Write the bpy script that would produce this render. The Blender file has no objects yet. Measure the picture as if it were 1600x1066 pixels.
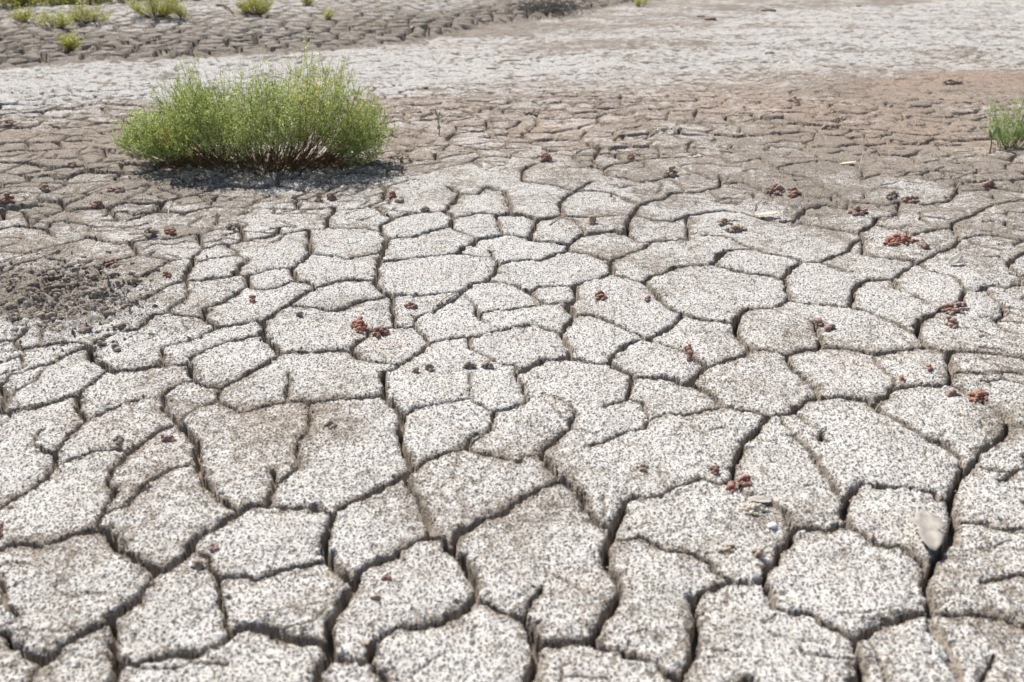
import bpy, bmesh, math, random, time
import numpy as np
from mathutils import Vector
T0 = time.time()
S = bpy.context.scene
COL = S.collection
rnd = random.Random(7)

# ---------------------------------------------------------------- camera, sky, sun, exposure
TILT = math.radians(22.9)
CAM_H = 1.0
F_PX = 1500.0                                   # focal length in photograph pixels (1600 wide)
cam_d = bpy.data.cameras.new('camera')
cam = bpy.data.objects.new('camera', cam_d); COL.objects.link(cam); S.camera = cam
cam.location = (0, 0, CAM_H)
cam.rotation_euler = (math.radians(90) - TILT, 0, 0)
cam_d.sensor_width = 36; cam_d.lens = 36 * F_PX / 1600
cam_d.clip_start = 0.05; cam_d.clip_end = 2000
cam_d.dof.use_dof = True; cam_d.dof.focus_distance = 3.1; cam_d.dof.aperture_fstop = 4.5

SUN_EL = math.radians(50)
SUN_DIR = Vector((-0.52, 0.85, 0)).normalized() * math.cos(SUN_EL) + Vector((0, 0, math.sin(SUN_EL)))   # towards the sun
W = bpy.data.worlds.new('World'); S.world = W; W.use_nodes = True
nt = W.node_tree
bg = nt.nodes['Background']
sky = nt.nodes.new('ShaderNodeTexSky'); sky.sky_type = 'NISHITA'; sky.sun_disc = False
sky.sun_elevation = SUN_EL
sky.sun_rotation = math.atan2(SUN_DIR.x, SUN_DIR.y)
sky.air_density = 1.0; sky.dust_density = 1.5
nt.links.new(sky.outputs[0], bg.inputs[0]); bg.inputs[1].default_value = 0.088
sl = bpy.data.lights.new('sun', 'SUN'); sl.energy = 4.6; sl.angle = math.radians(0.5); sl.color = (1.0, 0.955, 0.89)
so = bpy.data.objects.new('sun', sl); COL.objects.link(so); so.location = (-4, 8, 12)
so.rotation_euler = SUN_DIR.to_track_quat('Z', 'Y').to_euler()
S.view_settings.view_transform = 'Standard'; S.view_settings.look = 'None'
S.view_settings.gamma = 1; S.view_settings.use_curve_mapping = False
S.view_settings.exposure = 0.44
S.render.engine = 'CYCLES'

# ---------------------------------------------------------------- noise and mapping helpers
def hash2(ix, iy, seed):
    h = (ix.astype(np.int64) * 374761393 + iy.astype(np.int64) * 668265263 + seed * 2147483647) & 0xFFFFFFFF
    h = ((h ^ (h >> 13)) * 1274126177) & 0xFFFFFFFF
    h = ((h ^ (h >> 16)) * 2246822519) & 0xFFFFFFFF
    return ((h ^ (h >> 13)) & 0xFFFFFF) / float(0xFFFFFF)
def vnoise(x, y, seed=0):                        # value noise in -1..1
    ix = np.floor(x); iy = np.floor(y); fx = x - ix; fy = y - iy
    fx = fx * fx * (3 - 2 * fx); fy = fy * fy * (3 - 2 * fy)
    a = hash2(ix, iy, seed); b = hash2(ix + 1, iy, seed); c = hash2(ix, iy + 1, seed); d = hash2(ix + 1, iy + 1, seed)
    return ((a * (1 - fx) + b * fx) * (1 - fy) + (c * (1 - fx) + d * fx) * fy) * 2 - 1
def fbm(x, y, freq, octs, seed=0, gain=0.5):
    s = 0; a = 1; n = 0
    for k in range(octs):
        c, s_ = math.cos(k * 1.1 + .4), math.sin(k * 1.1 + .4)
        s = s + a * vnoise((x * c - y * s_) * freq + 31.7 * k, (x * s_ + y * c) * freq - 17.3 * k, seed + k * 13)
        n += a; a *= gain; freq *= 2.03
    return s / n
def sst(a, b, v):
    t = np.clip((v - a) / (b - a), 0, 1); return t * t * (3 - 2 * t)
def ray(px, py):
    cx = (px - 800) / F_PX; cy = -(py - 533) / F_PX
    return np.array([cx, math.cos(TILT) + cy * math.sin(TILT), -math.sin(TILT) + cy * math.cos(TILT)])
def flat(px, py):                                # photograph pixel -> point on the level ground
    d = ray(px, py); t = CAM_H / -d[2]; return d[0] * t, d[1] * t
def unflat(x, y):                                # level ground -> photograph pixel (only for laying out zones)
    c, s = math.cos(TILT), math.sin(TILT)
    dep = y * c + CAM_H * s; up = y * s - CAM_H * c
    return 800 + F_PX * x / dep, 533 - F_PX * up / dep
BANK = np.array([[-900, 112], [0, 98], [200, 88], [300, 84], [450, 76], [560, 68], [640, 60], [760, 38], [870, 20], [1000, 1], [1300, -30], [2500, -62]], float)
def bank_amount(x, y):                           # metres beyond the foot of the far bank
    gx, gy = np.array([flat(a, b) for a, b in BANK]).T
    return y - np.interp(x, gx, gy)
def terrain(x, y):
    x = np.asarray(x, float); y = np.asarray(y, float)
    h = 0.018 * vnoise(x * 1.1, y * 1.1, 5) * sst(1.2, 2.5, y)
    h = h - 0.05 * sst(5.9, 8.0, y)
    px, py = unflat(x, np.maximum(y, .5))
    h = h - 0.03 * sst(1250, 1500, px) * sst(4.6, 5.6, y)
    b = bank_amount(x, y)
    h = h + 0.05 * sst(0, .5, b) + 0.20 * sst(0.2, 6, b) + 0.05 * sst(-.3, 1.5, b) * vnoise(x * .9, y * .9, 8)
    h = h + sst(14, 60, y) * (0.5 + .5 * vnoise(x * .05, y * .05, 9))
    return h
def place(px, py):                               # photograph pixel -> point on the terrain
    d = ray(px, py); t = CAM_H / max(-d[2], .02)
    lo, hi = 0.2, 60.0
    ts = np.linspace(lo, hi, 4000)
    z = CAM_H + d[2] * ts; g = terrain(d[0] * ts, d[1] * ts)
    i = np.argmax(z <= g)
    t = ts[i] if (z <= g).any() else 30.0
    x, y = d[0] * t, d[1] * t
    return Vector((x, y, float(terrain(x, y))))
def pxm(px, py):                                 # metres covered by one photograph pixel there
    p = place(px, py); return (p.y * math.cos(TILT) + (CAM_H - p.z) * math.sin(TILT)) / F_PX

# ---------------------------------------------------------------- object helpers
def mesh_np(name, V, Fc, mats=(), smooth=True):
    me = bpy.data.meshes.new(name)
    V = np.ascontiguousarray(V, np.float32); Fc = np.ascontiguousarray(Fc, np.int32)
    n, k = Fc.shape
    me.vertices.add(len(V)); me.vertices.foreach_set('co', V.ravel())
    me.loops.add(n * k); me.loops.foreach_set('vertex_index', Fc.ravel())
    me.polygons.add(n); me.polygons.foreach_set('loop_start', np.arange(0, n * k, k, dtype=np.int32))
    me.polygons.foreach_set('loop_total', np.full(n, k, np.int32))
    me.polygons.foreach_set('use_smooth', np.full(n, smooth))
    me.update(calc_edges=True)
    for m in mats: me.materials.append(m)
    return me
def attr(me, name, v):
    a = me.attributes.new(name, 'FLOAT', 'POINT'); a.data.foreach_set('value', np.ascontiguousarray(v, np.float32))
def link(name, me, parent=None, loc=None, rz=0):
    o = bpy.data.objects.new(name, me); COL.objects.link(o)
    if parent: o.parent = parent
    if loc is not None: o.location = loc
    o.rotation_euler.z = rz
    return o
def tag(o, label, cat, group=None):
    o['label'] = label; o['category'] = cat
    if group: o['group'] = group
    return o
# ---------------------------------------------------------------- traced crack network (photograph pixels -> level ground)
# "width class | x,y x,y ..."
CR = """
3|0,986 20,1000 35,1012 57,1020 66,1025 82,1015 100,1002 125,989 150,977 172,970
3|172,970 173,960 190,951 212,939 225,922 232,907 245,893
3|245,893 210,872 192,860 175,842 160,828
3|245,893 265,882 287,870 297,858 300,847 312,837 332,825 360,807 375,799
3|160,828 140,829 110,835 82,845 65,851 45,848 15,849 0,855 -60,880
3|172,970 176,990 177,1020 185,1035
3|185,1035 217,1031 250,1023 287,1019 310,1019 325,1010 345,997 360,988
2|185,1035 176,1050 170,1085
1|66,1025 57,1035 45,1052 37,1085
2|360,988 353,975 350,950 346,920 343,905 330,887 325,873 312,864 298,858
1|343,905 360,902 385,897 400,900 437,888 475,878 500,869 516,873
3|360,988 375,982 400,977 415,979 432,990 470,1000 500,1001 512,1012 518,1020
2|516,873 528,884 540,895 550,910
3|516,873 512,857 506,847 513,820 519,803
3|550,910 540,930 525,950 515,975 517,1000 518,1020 507,1033 495,1050 487,1085
2|550,910 562,890 587,875 615,869 625,856 642,846 672,838
2|672,838 670,815 662,798 652,780 642,762 634,743
3|672,838 690,838 706,856
3|706,856 712,832 737,820 775,805 800,792 815,780 832,771 860,757 877,747
3|706,856 722,872 735,895 745,918 743,932
3|743,932 720,952 692,968 662,972 625,975 600,985 585,1002 575,1025 560,1032 540,1028 518,1020
2|575,1025 585,1040 602,1050 612,1085
3|743,932 762,937 795,952 820,963 828,980 840,1000
3|840,1000 837,1020 832,1042 822,1085
3|840,1000 862,1000 900,996 932,995
3|932,995 936,975 947,962 960,940 971,920 962,900 950,880 947,862 957,842
3|957,842 962,820 970,800 980,780 992,772
3|932,995 950,1007 980,1020 1012,1032 1040,1050 1062,1060 1062,1090
3|1062,1060 1072,1040 1085,1020 1087,990 1087,960 1089,935
2|1089,935 1100,925 1125,917 1142,908 1160,908
1|957,842 975,843 990,840 1000,835
2|1000,835 1017,847 1040,857 1075,862 1107,875 1127,892 1160,908
3|1160,908 1195,905 1200,887 1215,867 1230,845 1240,827
1|820,962 835,932 847,917
2|1197,902 1207,925 1215,947
2|1215,947 1242,950 1267,953 1282,970 1312,985 1337,998
3|1337,998 1360,985 1375,975 1400,961 1425,953 1455,955
3|1337,998 1347,1025 1342,1045 1332,1085
2|1455,955 1500,955 1537,956 1570,963 1600,972 1680,990
3|1455,955 1455,925 1450,892 1460,872 1480,845 1490,827 1491,800 1487,777
2|1450,890 1440,872 1427,860 1412,850 1375,847 1360,837 1340,825 1325,818
3|1240,827 1250,822 1275,822 1300,822 1312,817 1325,818 1320,795 1325,772
4|1455,957 1472,995 1487,1025 1505,1085
1|1491,830 1497,815 1510,811 1537,815 1562,822 1600,826 1680,835
1|1240,827 1232,808 1225,792 1200,778 1178,772 1160,766 1142,742
1|-40,612 0,598 15,586 37,578 70,567 100,553 125,543 137,543
2|0,598 5,618 1,641 22,640 50,632 82,622 107,614 122,612
2|122,612 130,600 147,587 162,577 170,573
3|122,612 122,628 125,642 131,655
2|131,655 150,646 175,635 207,625 240,617 252,617
2|252,617 260,607 282,597 302,593
2|252,617 255,635 270,652 282,660
2|131,655 120,667 100,682 90,695 86,710 82,725 65,745 42,760 20,772 0,786 -60,815
2|87,703 65,698 55,691
1|-60,655 1,641
1|84,722 95,720 115,712 150,702 180,700 200,705
2|200,705 217,692 237,677 262,665 282,660
2|195,706 185,717 170,732 165,750 177,757 170,777 160,800 156,815 160,828
1|160,800 180,795 200,787 210,770 217,757 232,745 252,737 275,727 305,718
3|282,660 297,675 307,690 305,715 310,732 322,755 335,772 357,787 375,799
3|375,799 395,788 417,790 450,792 487,793 519,803
3|519,803 530,792 555,780 585,767 617,752 634,743 645,732
2|417,790 422,765 425,745 426,730
1|423,757 442,747 462,732 466,715 465,690 477,672 482,647 485,635 481,622
1|481,622 447,619 415,627 400,631 375,637 357,630 337,625
1|447,619 447,605 450,582
1|337,625 342,615 350,602
0|337,625 312,632 290,648 284,658
2|481,622 492,625 512,620 540,617 565,621 597,616
3|302,593 317,597 345,602 367,594 387,582 400,575 420,565 437,552
3|302,593 297,577 292,565
3|597,616 600,597 601,577
1|601,577 617,572 620,567
3|597,616 607,625 620,637 627,655 625,677 631,702 640,718 645,732
2|627,655 635,647 652,636 687,630 732,620
0|732,620 737,600 734,580
1|732,620 752,630 775,640
2|775,640 800,633 825,620 816,597 810,578
1|775,640 770,655 760,675 742,687 725,700
1|744,675 727,690 725,700
2|725,700 700,705 675,715 655,725 645,732
2|725,700 742,703 775,712 807,722 830,710 847,707
3|847,707 865,685 885,667
1|885,667 895,647 900,640
0|900,640 880,625 850,612 825,608
3|847,707 855,722 877,747 905,768 915,792 932,812 955,822
3|992,772 1017,775 1040,767 1060,757 1097,745 1125,752 1142,742
3|1142,742 1150,730 1154,710 1162,687 1182,670 1200,647
0|885,667 912,670 935,678
1|920,694 935,690 957,682 977,670 1005,667 1015,652 1037,645 1070,646 1100,640 1132,632
2|1132,632 1150,637 1175,640 1200,647
2|1132,632 1125,622 1105,610 1090,602 1077,597
1|942,632 960,627 980,620
0|980,620 1000,627 1010,642 1015,652
3|980,620 985,607 990,585
2|990,585 1012,587 1037,586 1062,595 1077,597
3|1077,597 1087,587 1105,570
3|990,585 985,580 965,571 952,564
3|1200,647 1220,645 1242,640 1260,625 1282,620
2|1282,620 1275,602 1255,587 1237,573 1231,552
3|1282,620 1300,620 1330,620 1355,625 1365,632 1380,620 1397,608
3|1397,608 1412,604 1437,602 1482,602 1487,590 1486,570 1480,552
1|1482,602 1500,607 1515,617 1550,637 1570,652 1575,660
2|1575,660 1590,666 1600,668 1680,672
3|1575,660 1570,677 1545,695 1530,707 1520,730 1502,738 1495,757 1487,777
2|1365,632 1377,642 1400,655 1425,670 1445,682 1470,690 1490,702 1502,718 1502,738
3|1487,777 1465,775 1460,767 1432,760 1387,757 1355,752 1335,757 1325,772
1|1245,640 1250,650 1260,660 1285,670 1282,685
2|1322,772 1310,767 1295,740 1277,720 1272,705 1252,687 1240,677
0|1240,677 1225,660 1215,646
1|1521,728 1542,732 1562,738 1600,737 1680,738
1|1487,585 1500,582 1550,586 1580,581 1600,583 1680,585
2|0,430 22,417 45,410
2|-60,455 0,430
1|45,410 80,400 110,385
2|71,424 70,440 71,456
1|-40,388 0,392 22,394 37,396 62,387 87,380 125,370 135,365
1|155,437 158,425 170,417 185,407 207,401 217,399
3|172,410 186,406
1|155,437 200,440 220,435 245,420 265,408
1|265,408 250,404 232,401 217,399
3|217,399 213,390 205,380
1|232,401 240,392
1|265,408 282,406 300,402 317,390 320,387
2|307,362 313,375 320,387
2|300,403 302,412 292,427 287,440 262,450 245,460 225,470 205,478
1|302,412 325,405 350,401 370,398 387,407
1|370,398 370,392 357,385 355,379
3|387,407 375,420 367,430
2|367,430 345,434 312,440 292,439
1|367,430 387,430 400,428 430,420 455,420
2|386,430 387,445 370,457 350,470 325,482 317,495
2|317,495 292,492 265,490
1|265,490 270,480 292,467 295,455 290,441
1|389,445 400,450 412,452 430,448 445,445 462,440
3|317,495 337,510 362,507 400,500 412,502
1|337,510 322,520 292,532
0|292,532 252,540
1|252,540 250,565
3|250,565 225,569 182,575 170,573
3|250,565 275,566 292,565
1|292,565 300,552 325,542 355,532 385,527 410,522
0|87,510 67,522 60,535
1|-60,565 0,552 15,551 32,545 60,540 82,537 112,535 130,537 137,543
3|137,543 142,555 155,563 170,573
2|137,543 150,532 175,522 212,515 235,500 242,492 265,490
3|412,502 432,487 457,473 482,457 492,450
3|412,502 409,515 412,527 425,537 437,552
2|437,552 450,552 482,550 517,546 545,545 553,548
3|492,450 480,443 462,440 460,430 455,420
3|455,420 470,410 484,397
3|484,397 484,380 482,362
3|492,450 520,442 550,436 575,435 587,440
3|587,440 590,417 597,395 604,375
3|587,440 597,450 610,457
1|484,397 507,397 525,399 542,404 562,400 592,392
2|592,410 600,407 637,402 675,396 717,392
3|717,392 722,385 737,380 747,370
2|717,392 745,397 770,397 780,410
1|770,397 768,388
2|780,410 800,404 825,402 842,404 867,393 888,387
3|780,410 772,422 762,433 742,435 720,447
2|720,447 687,451 657,455 625,455 610,457
2|762,433 800,436 815,442 827,447
2|610,457 575,465 550,475 525,485 505,485 500,482 462,480 450,477
2|610,457 614,465 615,480 616,502
2|616,502 595,505 575,512 572,522 560,530 550,540 553,548
1|616,502 635,505 647,502
2|647,502 660,515 672,527
1|647,502 650,485 672,480 690,470 715,455 720,447
2|672,527 700,522 732,520 762,515 787,510 800,507
2|672,527 662,540 637,557 620,567
2|620,567 612,565 580,560 557,555 553,548
2|740,467 747,480 750,495
0|750,495 770,504 787,510
1|748,482 765,477 800,475 842,468 885,467
0|740,467 730,455 722,447
1|732,520 735,537 765,552 785,562 805,564 810,578
2|800,507 825,502 850,505 875,515
3|888,387 917,391 935,396 955,401
1|955,401 972,395 1000,385
3|955,401 958,422
2|958,422 935,430 907,435 897,440
2|897,440 870,440 840,441 827,447
3|897,440 902,460 887,473
1|827,447 838,458 850,467
3|958,422 980,430 1007,437
2|1007,437 1017,427 1040,422 1055,414 1082,412 1110,410
3|1110,410 1120,400 1127,390 1142,384
2|1110,410 1137,415 1170,422 1200,424 1224,430
3|1007,437 1025,452 1032,462 1042,472 1068,484
3|1068,484 1090,490 1120,495 1150,503
3|1150,503 1155,487 1167,477
2|1167,477 1200,476 1212,476 1225,467 1235,457
3|1150,503 1151,515
3|887,473 900,487
2|900,487 925,485 950,495 975,507 1000,517 1010,525
3|900,487 892,497 875,515
2|875,515 885,527 895,540 887,552
3|887,552 850,556 825,568 810,578
2|887,552 907,557 930,563 952,564
3|952,564 960,552 975,535 997,527 1010,525
3|1010,525 1025,518 1040,507 1060,495 1068,484
2|1010,525 1025,530 1050,537 1077,550 1090,562 1105,570
3|1105,570 1125,566 1157,556 1175,542
2|1175,542 1160,525 1151,515
2|1175,542 1200,544 1215,547 1231,552
2|1235,457 1230,442 1224,430
3|1224,430 1237,415 1255,404
2|1255,404 1232,395 1200,390 1185,385
1|1185,385 1162,375 1137,362 1100,360 1080,358
2|1255,404 1280,404 1302,395 1327,387
2|1327,387 1332,375 1350,368
1|1283,405 1300,412 1325,420
2|1235,462 1255,467 1275,467 1307,472 1330,474
2|1330,474 1332,462 1337,442
2|1337,442 1355,432 1395,431
1|1395,431 1405,445 1425,452 1450,467
2|1330,474 1350,476 1375,487 1400,497 1435,515
3|1435,515 1437,497 1455,487 1475,475
1|1475,475 1502,466 1508,448
2|1435,515 1442,527 1450,540
3|1450,540 1420,545 1390,548 1365,552
2|1365,552 1350,546 1320,540 1285,539
2|1285,539 1282,527 1277,510 1272,500
3|1285,539 1255,543 1231,552
0|1365,552 1372,565 1385,580 1400,595 1397,608
3|1450,540 1470,547 1480,552
3|1480,552 1510,547
2|1510,547 1545,549 1600,555 1680,562
3|1600,396 1575,410 1585,420
2|1660,370 1600,396
0|1585,420 1597,430 1597,437
3|1508,448 1525,452 1550,442 1575,445 1597,437
1|1597,437 1680,430
1|1545,445 1550,458 1570,472 1572,487 1555,495
0|1555,495 1570,511 1600,517 1680,520
1|1350,392 1375,397 1400,400 1425,402
1|1465,395 1432,407 1420,415 1400,430
1|1425,402 1432,407
1|1432,407 1460,420 1490,428 1508,448
0|1575,410 1560,400 1540,400
3|205,380 195,380 187,380 155,372 135,365
2|205,380 225,375 250,372 275,371 307,362
2|-20,355 25,347 45,350 70,352 82,362
2|45,350 43,338 37,327 22,322 -20,318
1|70,352 85,342 110,340 150,350
1|47,338 70,332 92,326
2|120,329 97,322 97,315
1|60,308 85,312 115,305
1|150,350 175,349 200,350 232,341
1|162,332 197,325 205,330 230,326
1|320,387 340,382 355,379 385,373 400,368 425,362 432,361
3|370,345 376,355 380,371
2|337,345 340,330
2|325,314 338,302
2|400,368 425,363 434,352
1|432,361 475,356 512,355
3|512,355 512,340 525,326 520,320
1|520,320 500,322 465,322 445,327
1|465,322 462,310 492,302 517,291 542,285 575,283
2|512,355 550,357 575,358 595,364
3|595,364 597,352 617,340
3|595,364 607,372 604,378
2|607,372 617,371 650,369 675,360 705,356
3|705,356 710,342 697,331
2|617,340 637,335 665,332 697,331
3|697,331 707,315 720,302
2|720,302 700,292
1|720,302 745,305 760,295 787,302
3|617,340 600,335 592,325 580,317
1|580,317 560,325 550,326 535,326
2|595,287 602,295 600,307
1|600,307 592,314 580,317
1|710,342 725,340 750,335 777,337 797,335
1|797,335 797,322 787,302
1|705,356 735,366 747,370
1|747,370 775,365 785,362 800,362 827,366
1|777,337 779,352 785,362
1|797,335 820,336 840,342
3|840,342 860,340 880,335
2|880,335 920,337 955,335 988,333
3|988,333 1001,318
2|1001,318 975,310 955,302 935,299 910,300 897,300
2|897,300 875,294 850,292 817,287
2|817,287 815,270 837,260
2|875,318 877,327 880,335
1|875,318 885,307 897,300
1|897,300 925,287
2|1001,318 1017,314 1040,308 1050,299
2|1050,299 1095,296 1120,290 1127,284
2|1127,284 1124,275
2|988,333 1025,342 1050,342 1072,332
2|1072,332 1115,324 1135,321 1160,326 1180,332 1205,338
3|840,342 834,355 827,368
3|827,368 860,375 887,377
3|887,377 888,387
2|887,377 915,362
2|915,362 940,360 962,359 980,361
3|980,361 982,345
1|982,345 985,337 988,333
0|915,362 910,355 897,342 880,338
1|1075,367 1077,350
1|1077,350 1074,340 1072,332
1|980,361 1000,372 1020,370 1050,368 1075,367
1|1000,385 1010,378 1020,370
2|942,270 950,264 987,256 1015,254
1|920,267 942,270 950,278 985,281 1002,286 1040,279 1043,272
1|837,260 880,258 925,257 942,270
1|980,242 1015,254
2|1015,254 1062,251 1095,244
1|1095,244 1132,252 1140,260 1170,255 1187,249
1|1127,285 1162,285 1190,295 1210,305
1|925,257 930,245 937,238
1|1187,249 1212,266
1|1212,266 1250,257 1295,252 1342,259 1350,265 1347,282
1|1212,266 1227,274 1267,279 1285,291
3|1283,288 1288,295 1305,302 1327,315
3|1327,315 1322,325
1|1322,325 1290,318 1257,322
2|1327,315 1360,317 1385,321 1405,317
3|1257,322 1250,335 1227,342 1205,338
1|1300,352 1342,361
3|1342,361 1365,350 1370,340
1|1300,352 1270,345 1240,342
2|1372,352 1412,362 1427,369
1|1370,340 1400,338 1405,317
2|1427,369 1450,362 1487,357
3|1487,357 1490,349
2|1490,349 1520,340
1|1487,357 1500,378 1515,372 1542,369 1590,376 1660,372
1|1380,270 1412,276
2|1412,276 1420,269 1470,271 1495,285 1497,302
1|1497,302 1480,318 1440,322 1405,317
2|1550,326 1570,321 1600,314 1660,305
1|1520,340 1535,332 1550,326
1|1347,282 1380,270
1|1342,361 1350,370 1350,385 1350,392
1|1500,378 1490,385 1465,395
1|1185,385 1165,383 1142,384
2|72,270 87,277 107,277 112,272 160,264 180,265
"""
CRACKS = []
for ln in CR.strip().splitlines():
    c, pts = ln.split('|')
    CRACKS.append((int(c), [tuple(float(v) for v in p.split(',')) for p in pts.split()]))
# snap loose ends of the traced cracks to their neighbours
def _nearest(p, a, b, s=np.array([1, 1.6])):
    p, a, b = np.array(p, float), np.array(a, float), np.array(b, float)
    d = (b - a) * s; t = np.clip(np.dot((p - a) * s, d) / max(1e-9, d @ d), 0, 1); q = a + t * (b - a)
    return np.linalg.norm((p - q) * s), tuple(q)
for i, (c, P) in enumerate(CRACKS):
    for e in (0, -1):
        p = P[e]
        if not (0 < p[0] < 1600 and p[1] < 1066): continue
        best = min((_nearest(p, Q[k], Q[k + 1]) for j, (c2, Q) in enumerate(CRACKS) if j != i for k in range(len(Q) - 1)), key=lambda v: v[0])
        if .3 < best[0] < 14: (P.insert(0, best[1]) if e == 0 else P.append(best[1]))
WID = {0: .0022, 1: .0042, 2: .0058, 3: .0088, 4: .013}
DEP = {0: .010, 1: .018, 2: .026, 3: .036, 4: .007}
LIM = np.array([[-400, 350], [0, 348], [250, 335], [420, 325], [500, 298], [580, 275], [800, 255], [1190, 246], [1330, 248], [1400, 262], [1500, 305], [1600, 322], [2000, 330]], float)

def crack_field(X, Y, segs=True):
    """signed distance from the crack edge, crack depth, distance to the centreline and salt-free data for each point"""
    WX = X + .0078 * fbm(X, Y, 24, 3, 11) + .0036 * vnoise(X * 62, Y * 62, 13)
    WY = Y + .0078 * fbm(X, Y, 24, 3, 21) + .0036 * vnoise(X * 62, Y * 62, 23)
    Sg = np.full(X.shape, 9.0); Dp = np.zeros(X.shape); Dc = np.full(X.shape, 9.0)
    px, py = unflat(X, Y)
    lim = np.interp(px, LIM[:, 0], LIM[:, 1]) + 9 * vnoise(X * 3, Y * 3, 31)
    out = np.maximum.reduce([lim - py, -px - 38, px - 1640, (py - 1078)])       # > 0 where nothing was traced
    # jittered cellular cracks
    BK = sst(0, .4, bank_amount(X, Y))
    for cs, w0, seed, where in ((.18, .0125, 41, 1 - BK), (.105, .0085, 44, 1 - BK), (.24, .050, 47, BK), (.075, .0030, 53, 1 - BK)):
        QX = X + .03 * fbm(X, Y, 7, 2, seed) + .5 * (WX - X); QY = Y + .03 * fbm(X, Y, 7, 2, seed + 1) + .5 * (WY - Y)
        gx = np.floor(QX / cs); gy = np.floor(QY / cs)
        d1 = np.full(X.shape, 9e9); d2 = d1.copy(); ax = d1.copy(); ay = d1.copy(); bx = d1.copy(); by = d1.copy()
        for i in (-1, 0, 1):
            for j in (-1, 0, 1):
                sx = (gx + i + .5 + .44 * (2 * hash2(gx + i, gy + j, seed) - 1)) * cs
                sy = (gy + j + .5 + .44 * (2 * hash2(gx + i, gy + j, seed + 5) - 1)) * cs
                d = (sx - QX) ** 2 + (sy - QY) ** 2
                m = d < d1; m2 = (~m) & (d < d2)
                bx = np.where(m, ax, np.where(m2, sx, bx)); by = np.where(m, ay, np.where(m2, sy, by)); d2 = np.where(m, d1, np.where(m2, d, d2))
                ax = np.where(m, sx, ax); ay = np.where(m, sy, ay); d1 = np.where(m, d, d1)
        dv = (d2 - d1) / (2 * np.hypot(ax - bx, ay - by) + 1e-9)
        # each edge has its own strength, many are closed
        e = hash2(np.floor((ax + bx) * 300), np.floor((ay + by) * 300), seed + 9)
        k = np.clip(.42 + 1.2 * (e - .35) + .55 * vnoise(X * 9, Y * 9, seed + 3), 0, 1.4)
        if cs > .21: k = np.clip(k + .6, .6, 1.6) * (1 - .55 * sst(1.2, 3, bank_amount(X, Y)))
        if cs == .105: k = np.clip(k - .38 - .12 * (out < 0), 0, 1)
        if cs == .075: k = np.clip(k - .85, 0, 1) * (Y < 4.8)
        k = (k + .15 * (cs == .18)) * (1 - .45 * sst(6.2, 7.4, Y) * (1 - BK))
        dv = np.where(((out > 0) | (cs == .075) | ((cs == .105) & (out > -(45 + 45 * sst(350, 60, np.abs(px - 800) * -1 + 800)) * (np.abs(px - 800) > 150) - 20))) & (where > .5), dv, 9.0)
        s = dv - w0 * k / 2
        m = (s < Sg) & ((cs > .15) | (k > .05) & (s < .012))
        Sg = np.where(m, s, Sg); Dp = np.where(m, {.18: .036, .105: .026, .24: .09, .075: .008}[cs] * k, Dp)
        if cs > .15: Dc = np.minimum(Dc, dv)
        elif cs == .105: Dc = np.where((k > .12) & (out > 0), np.minimum(Dc, dv), Dc)
    return WX, WY, Sg, Dp, Dc

def add_traced(WX, WY, X, Y, Sg, Dp, Dc, usp, rows, R=.11):
    """distance to the traced polylines; the grid is x = u*(y+c), so each segment touches one block"""
    ua, cc = usp
    sid = 0
    for c, P in CRACKS:
        G = [flat(*p) for p in P]
        L = 0; tot = sum(math.dist(G[k], G[k + 1]) for k in range(len(G) - 1))
        for k in range(len(G) - 1):
            (ax, ay), (bx, by) = G[k], G[k + 1]
            j0 = np.searchsorted(rows, min(ay, by) - R); j1 = np.searchsorted(rows, max(ay, by) + R)
            l = math.hypot(bx - ax, by - ay)
            if j1 <= j0 or l < 1e-6: L += l; continue
            ylo, yhi = rows[j0], rows[min(j1, len(rows) - 1)]
            cand = [(x / (y + cc)) for x in (min(ax, bx) - R, max(ax, bx) + R) for y in (ylo, yhi)]
            i0 = max(0, np.searchsorted(ua, min(cand)) - 1); i1 = np.searchsorted(ua, max(cand)) + 2
            sl_ = (slice(j0, j1), slice(i0, i1))
            x = WX[sl_]; y = WY[sl_]
            if x.size == 0: L += l; continue
            t = np.clip(((x - ax) * (bx - ax) + (y - ay) * (by - ay)) / (l * l), 0, 1)
            d = np.hypot(x - ax - t * (bx - ax), y - ay - t * (by - ay))
            along = L + t * l
            wv = 1 + .45 * vnoise(along * 28 + sid * 7.7, along * 0 + sid, 51) + .25 * vnoise(along * 90 + sid, along * 0, 52)
            grow = 1 + np.clip(.5 * (y - 1.9), 0, (1.5, 1.3, .8, .35, 0)[c])
            s = d - WID[c] * .5 * wv * grow
            m = s < Sg[sl_]
            Sg[sl_] = np.where(m, s, Sg[sl_]); Dp[sl_] = np.where(m, DEP[c] * (1 + .8 * (grow - 1)), Dp[sl_])
            Dc[sl_] = np.minimum(Dc[sl_], d)
            L += l
        sid += 1

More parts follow.
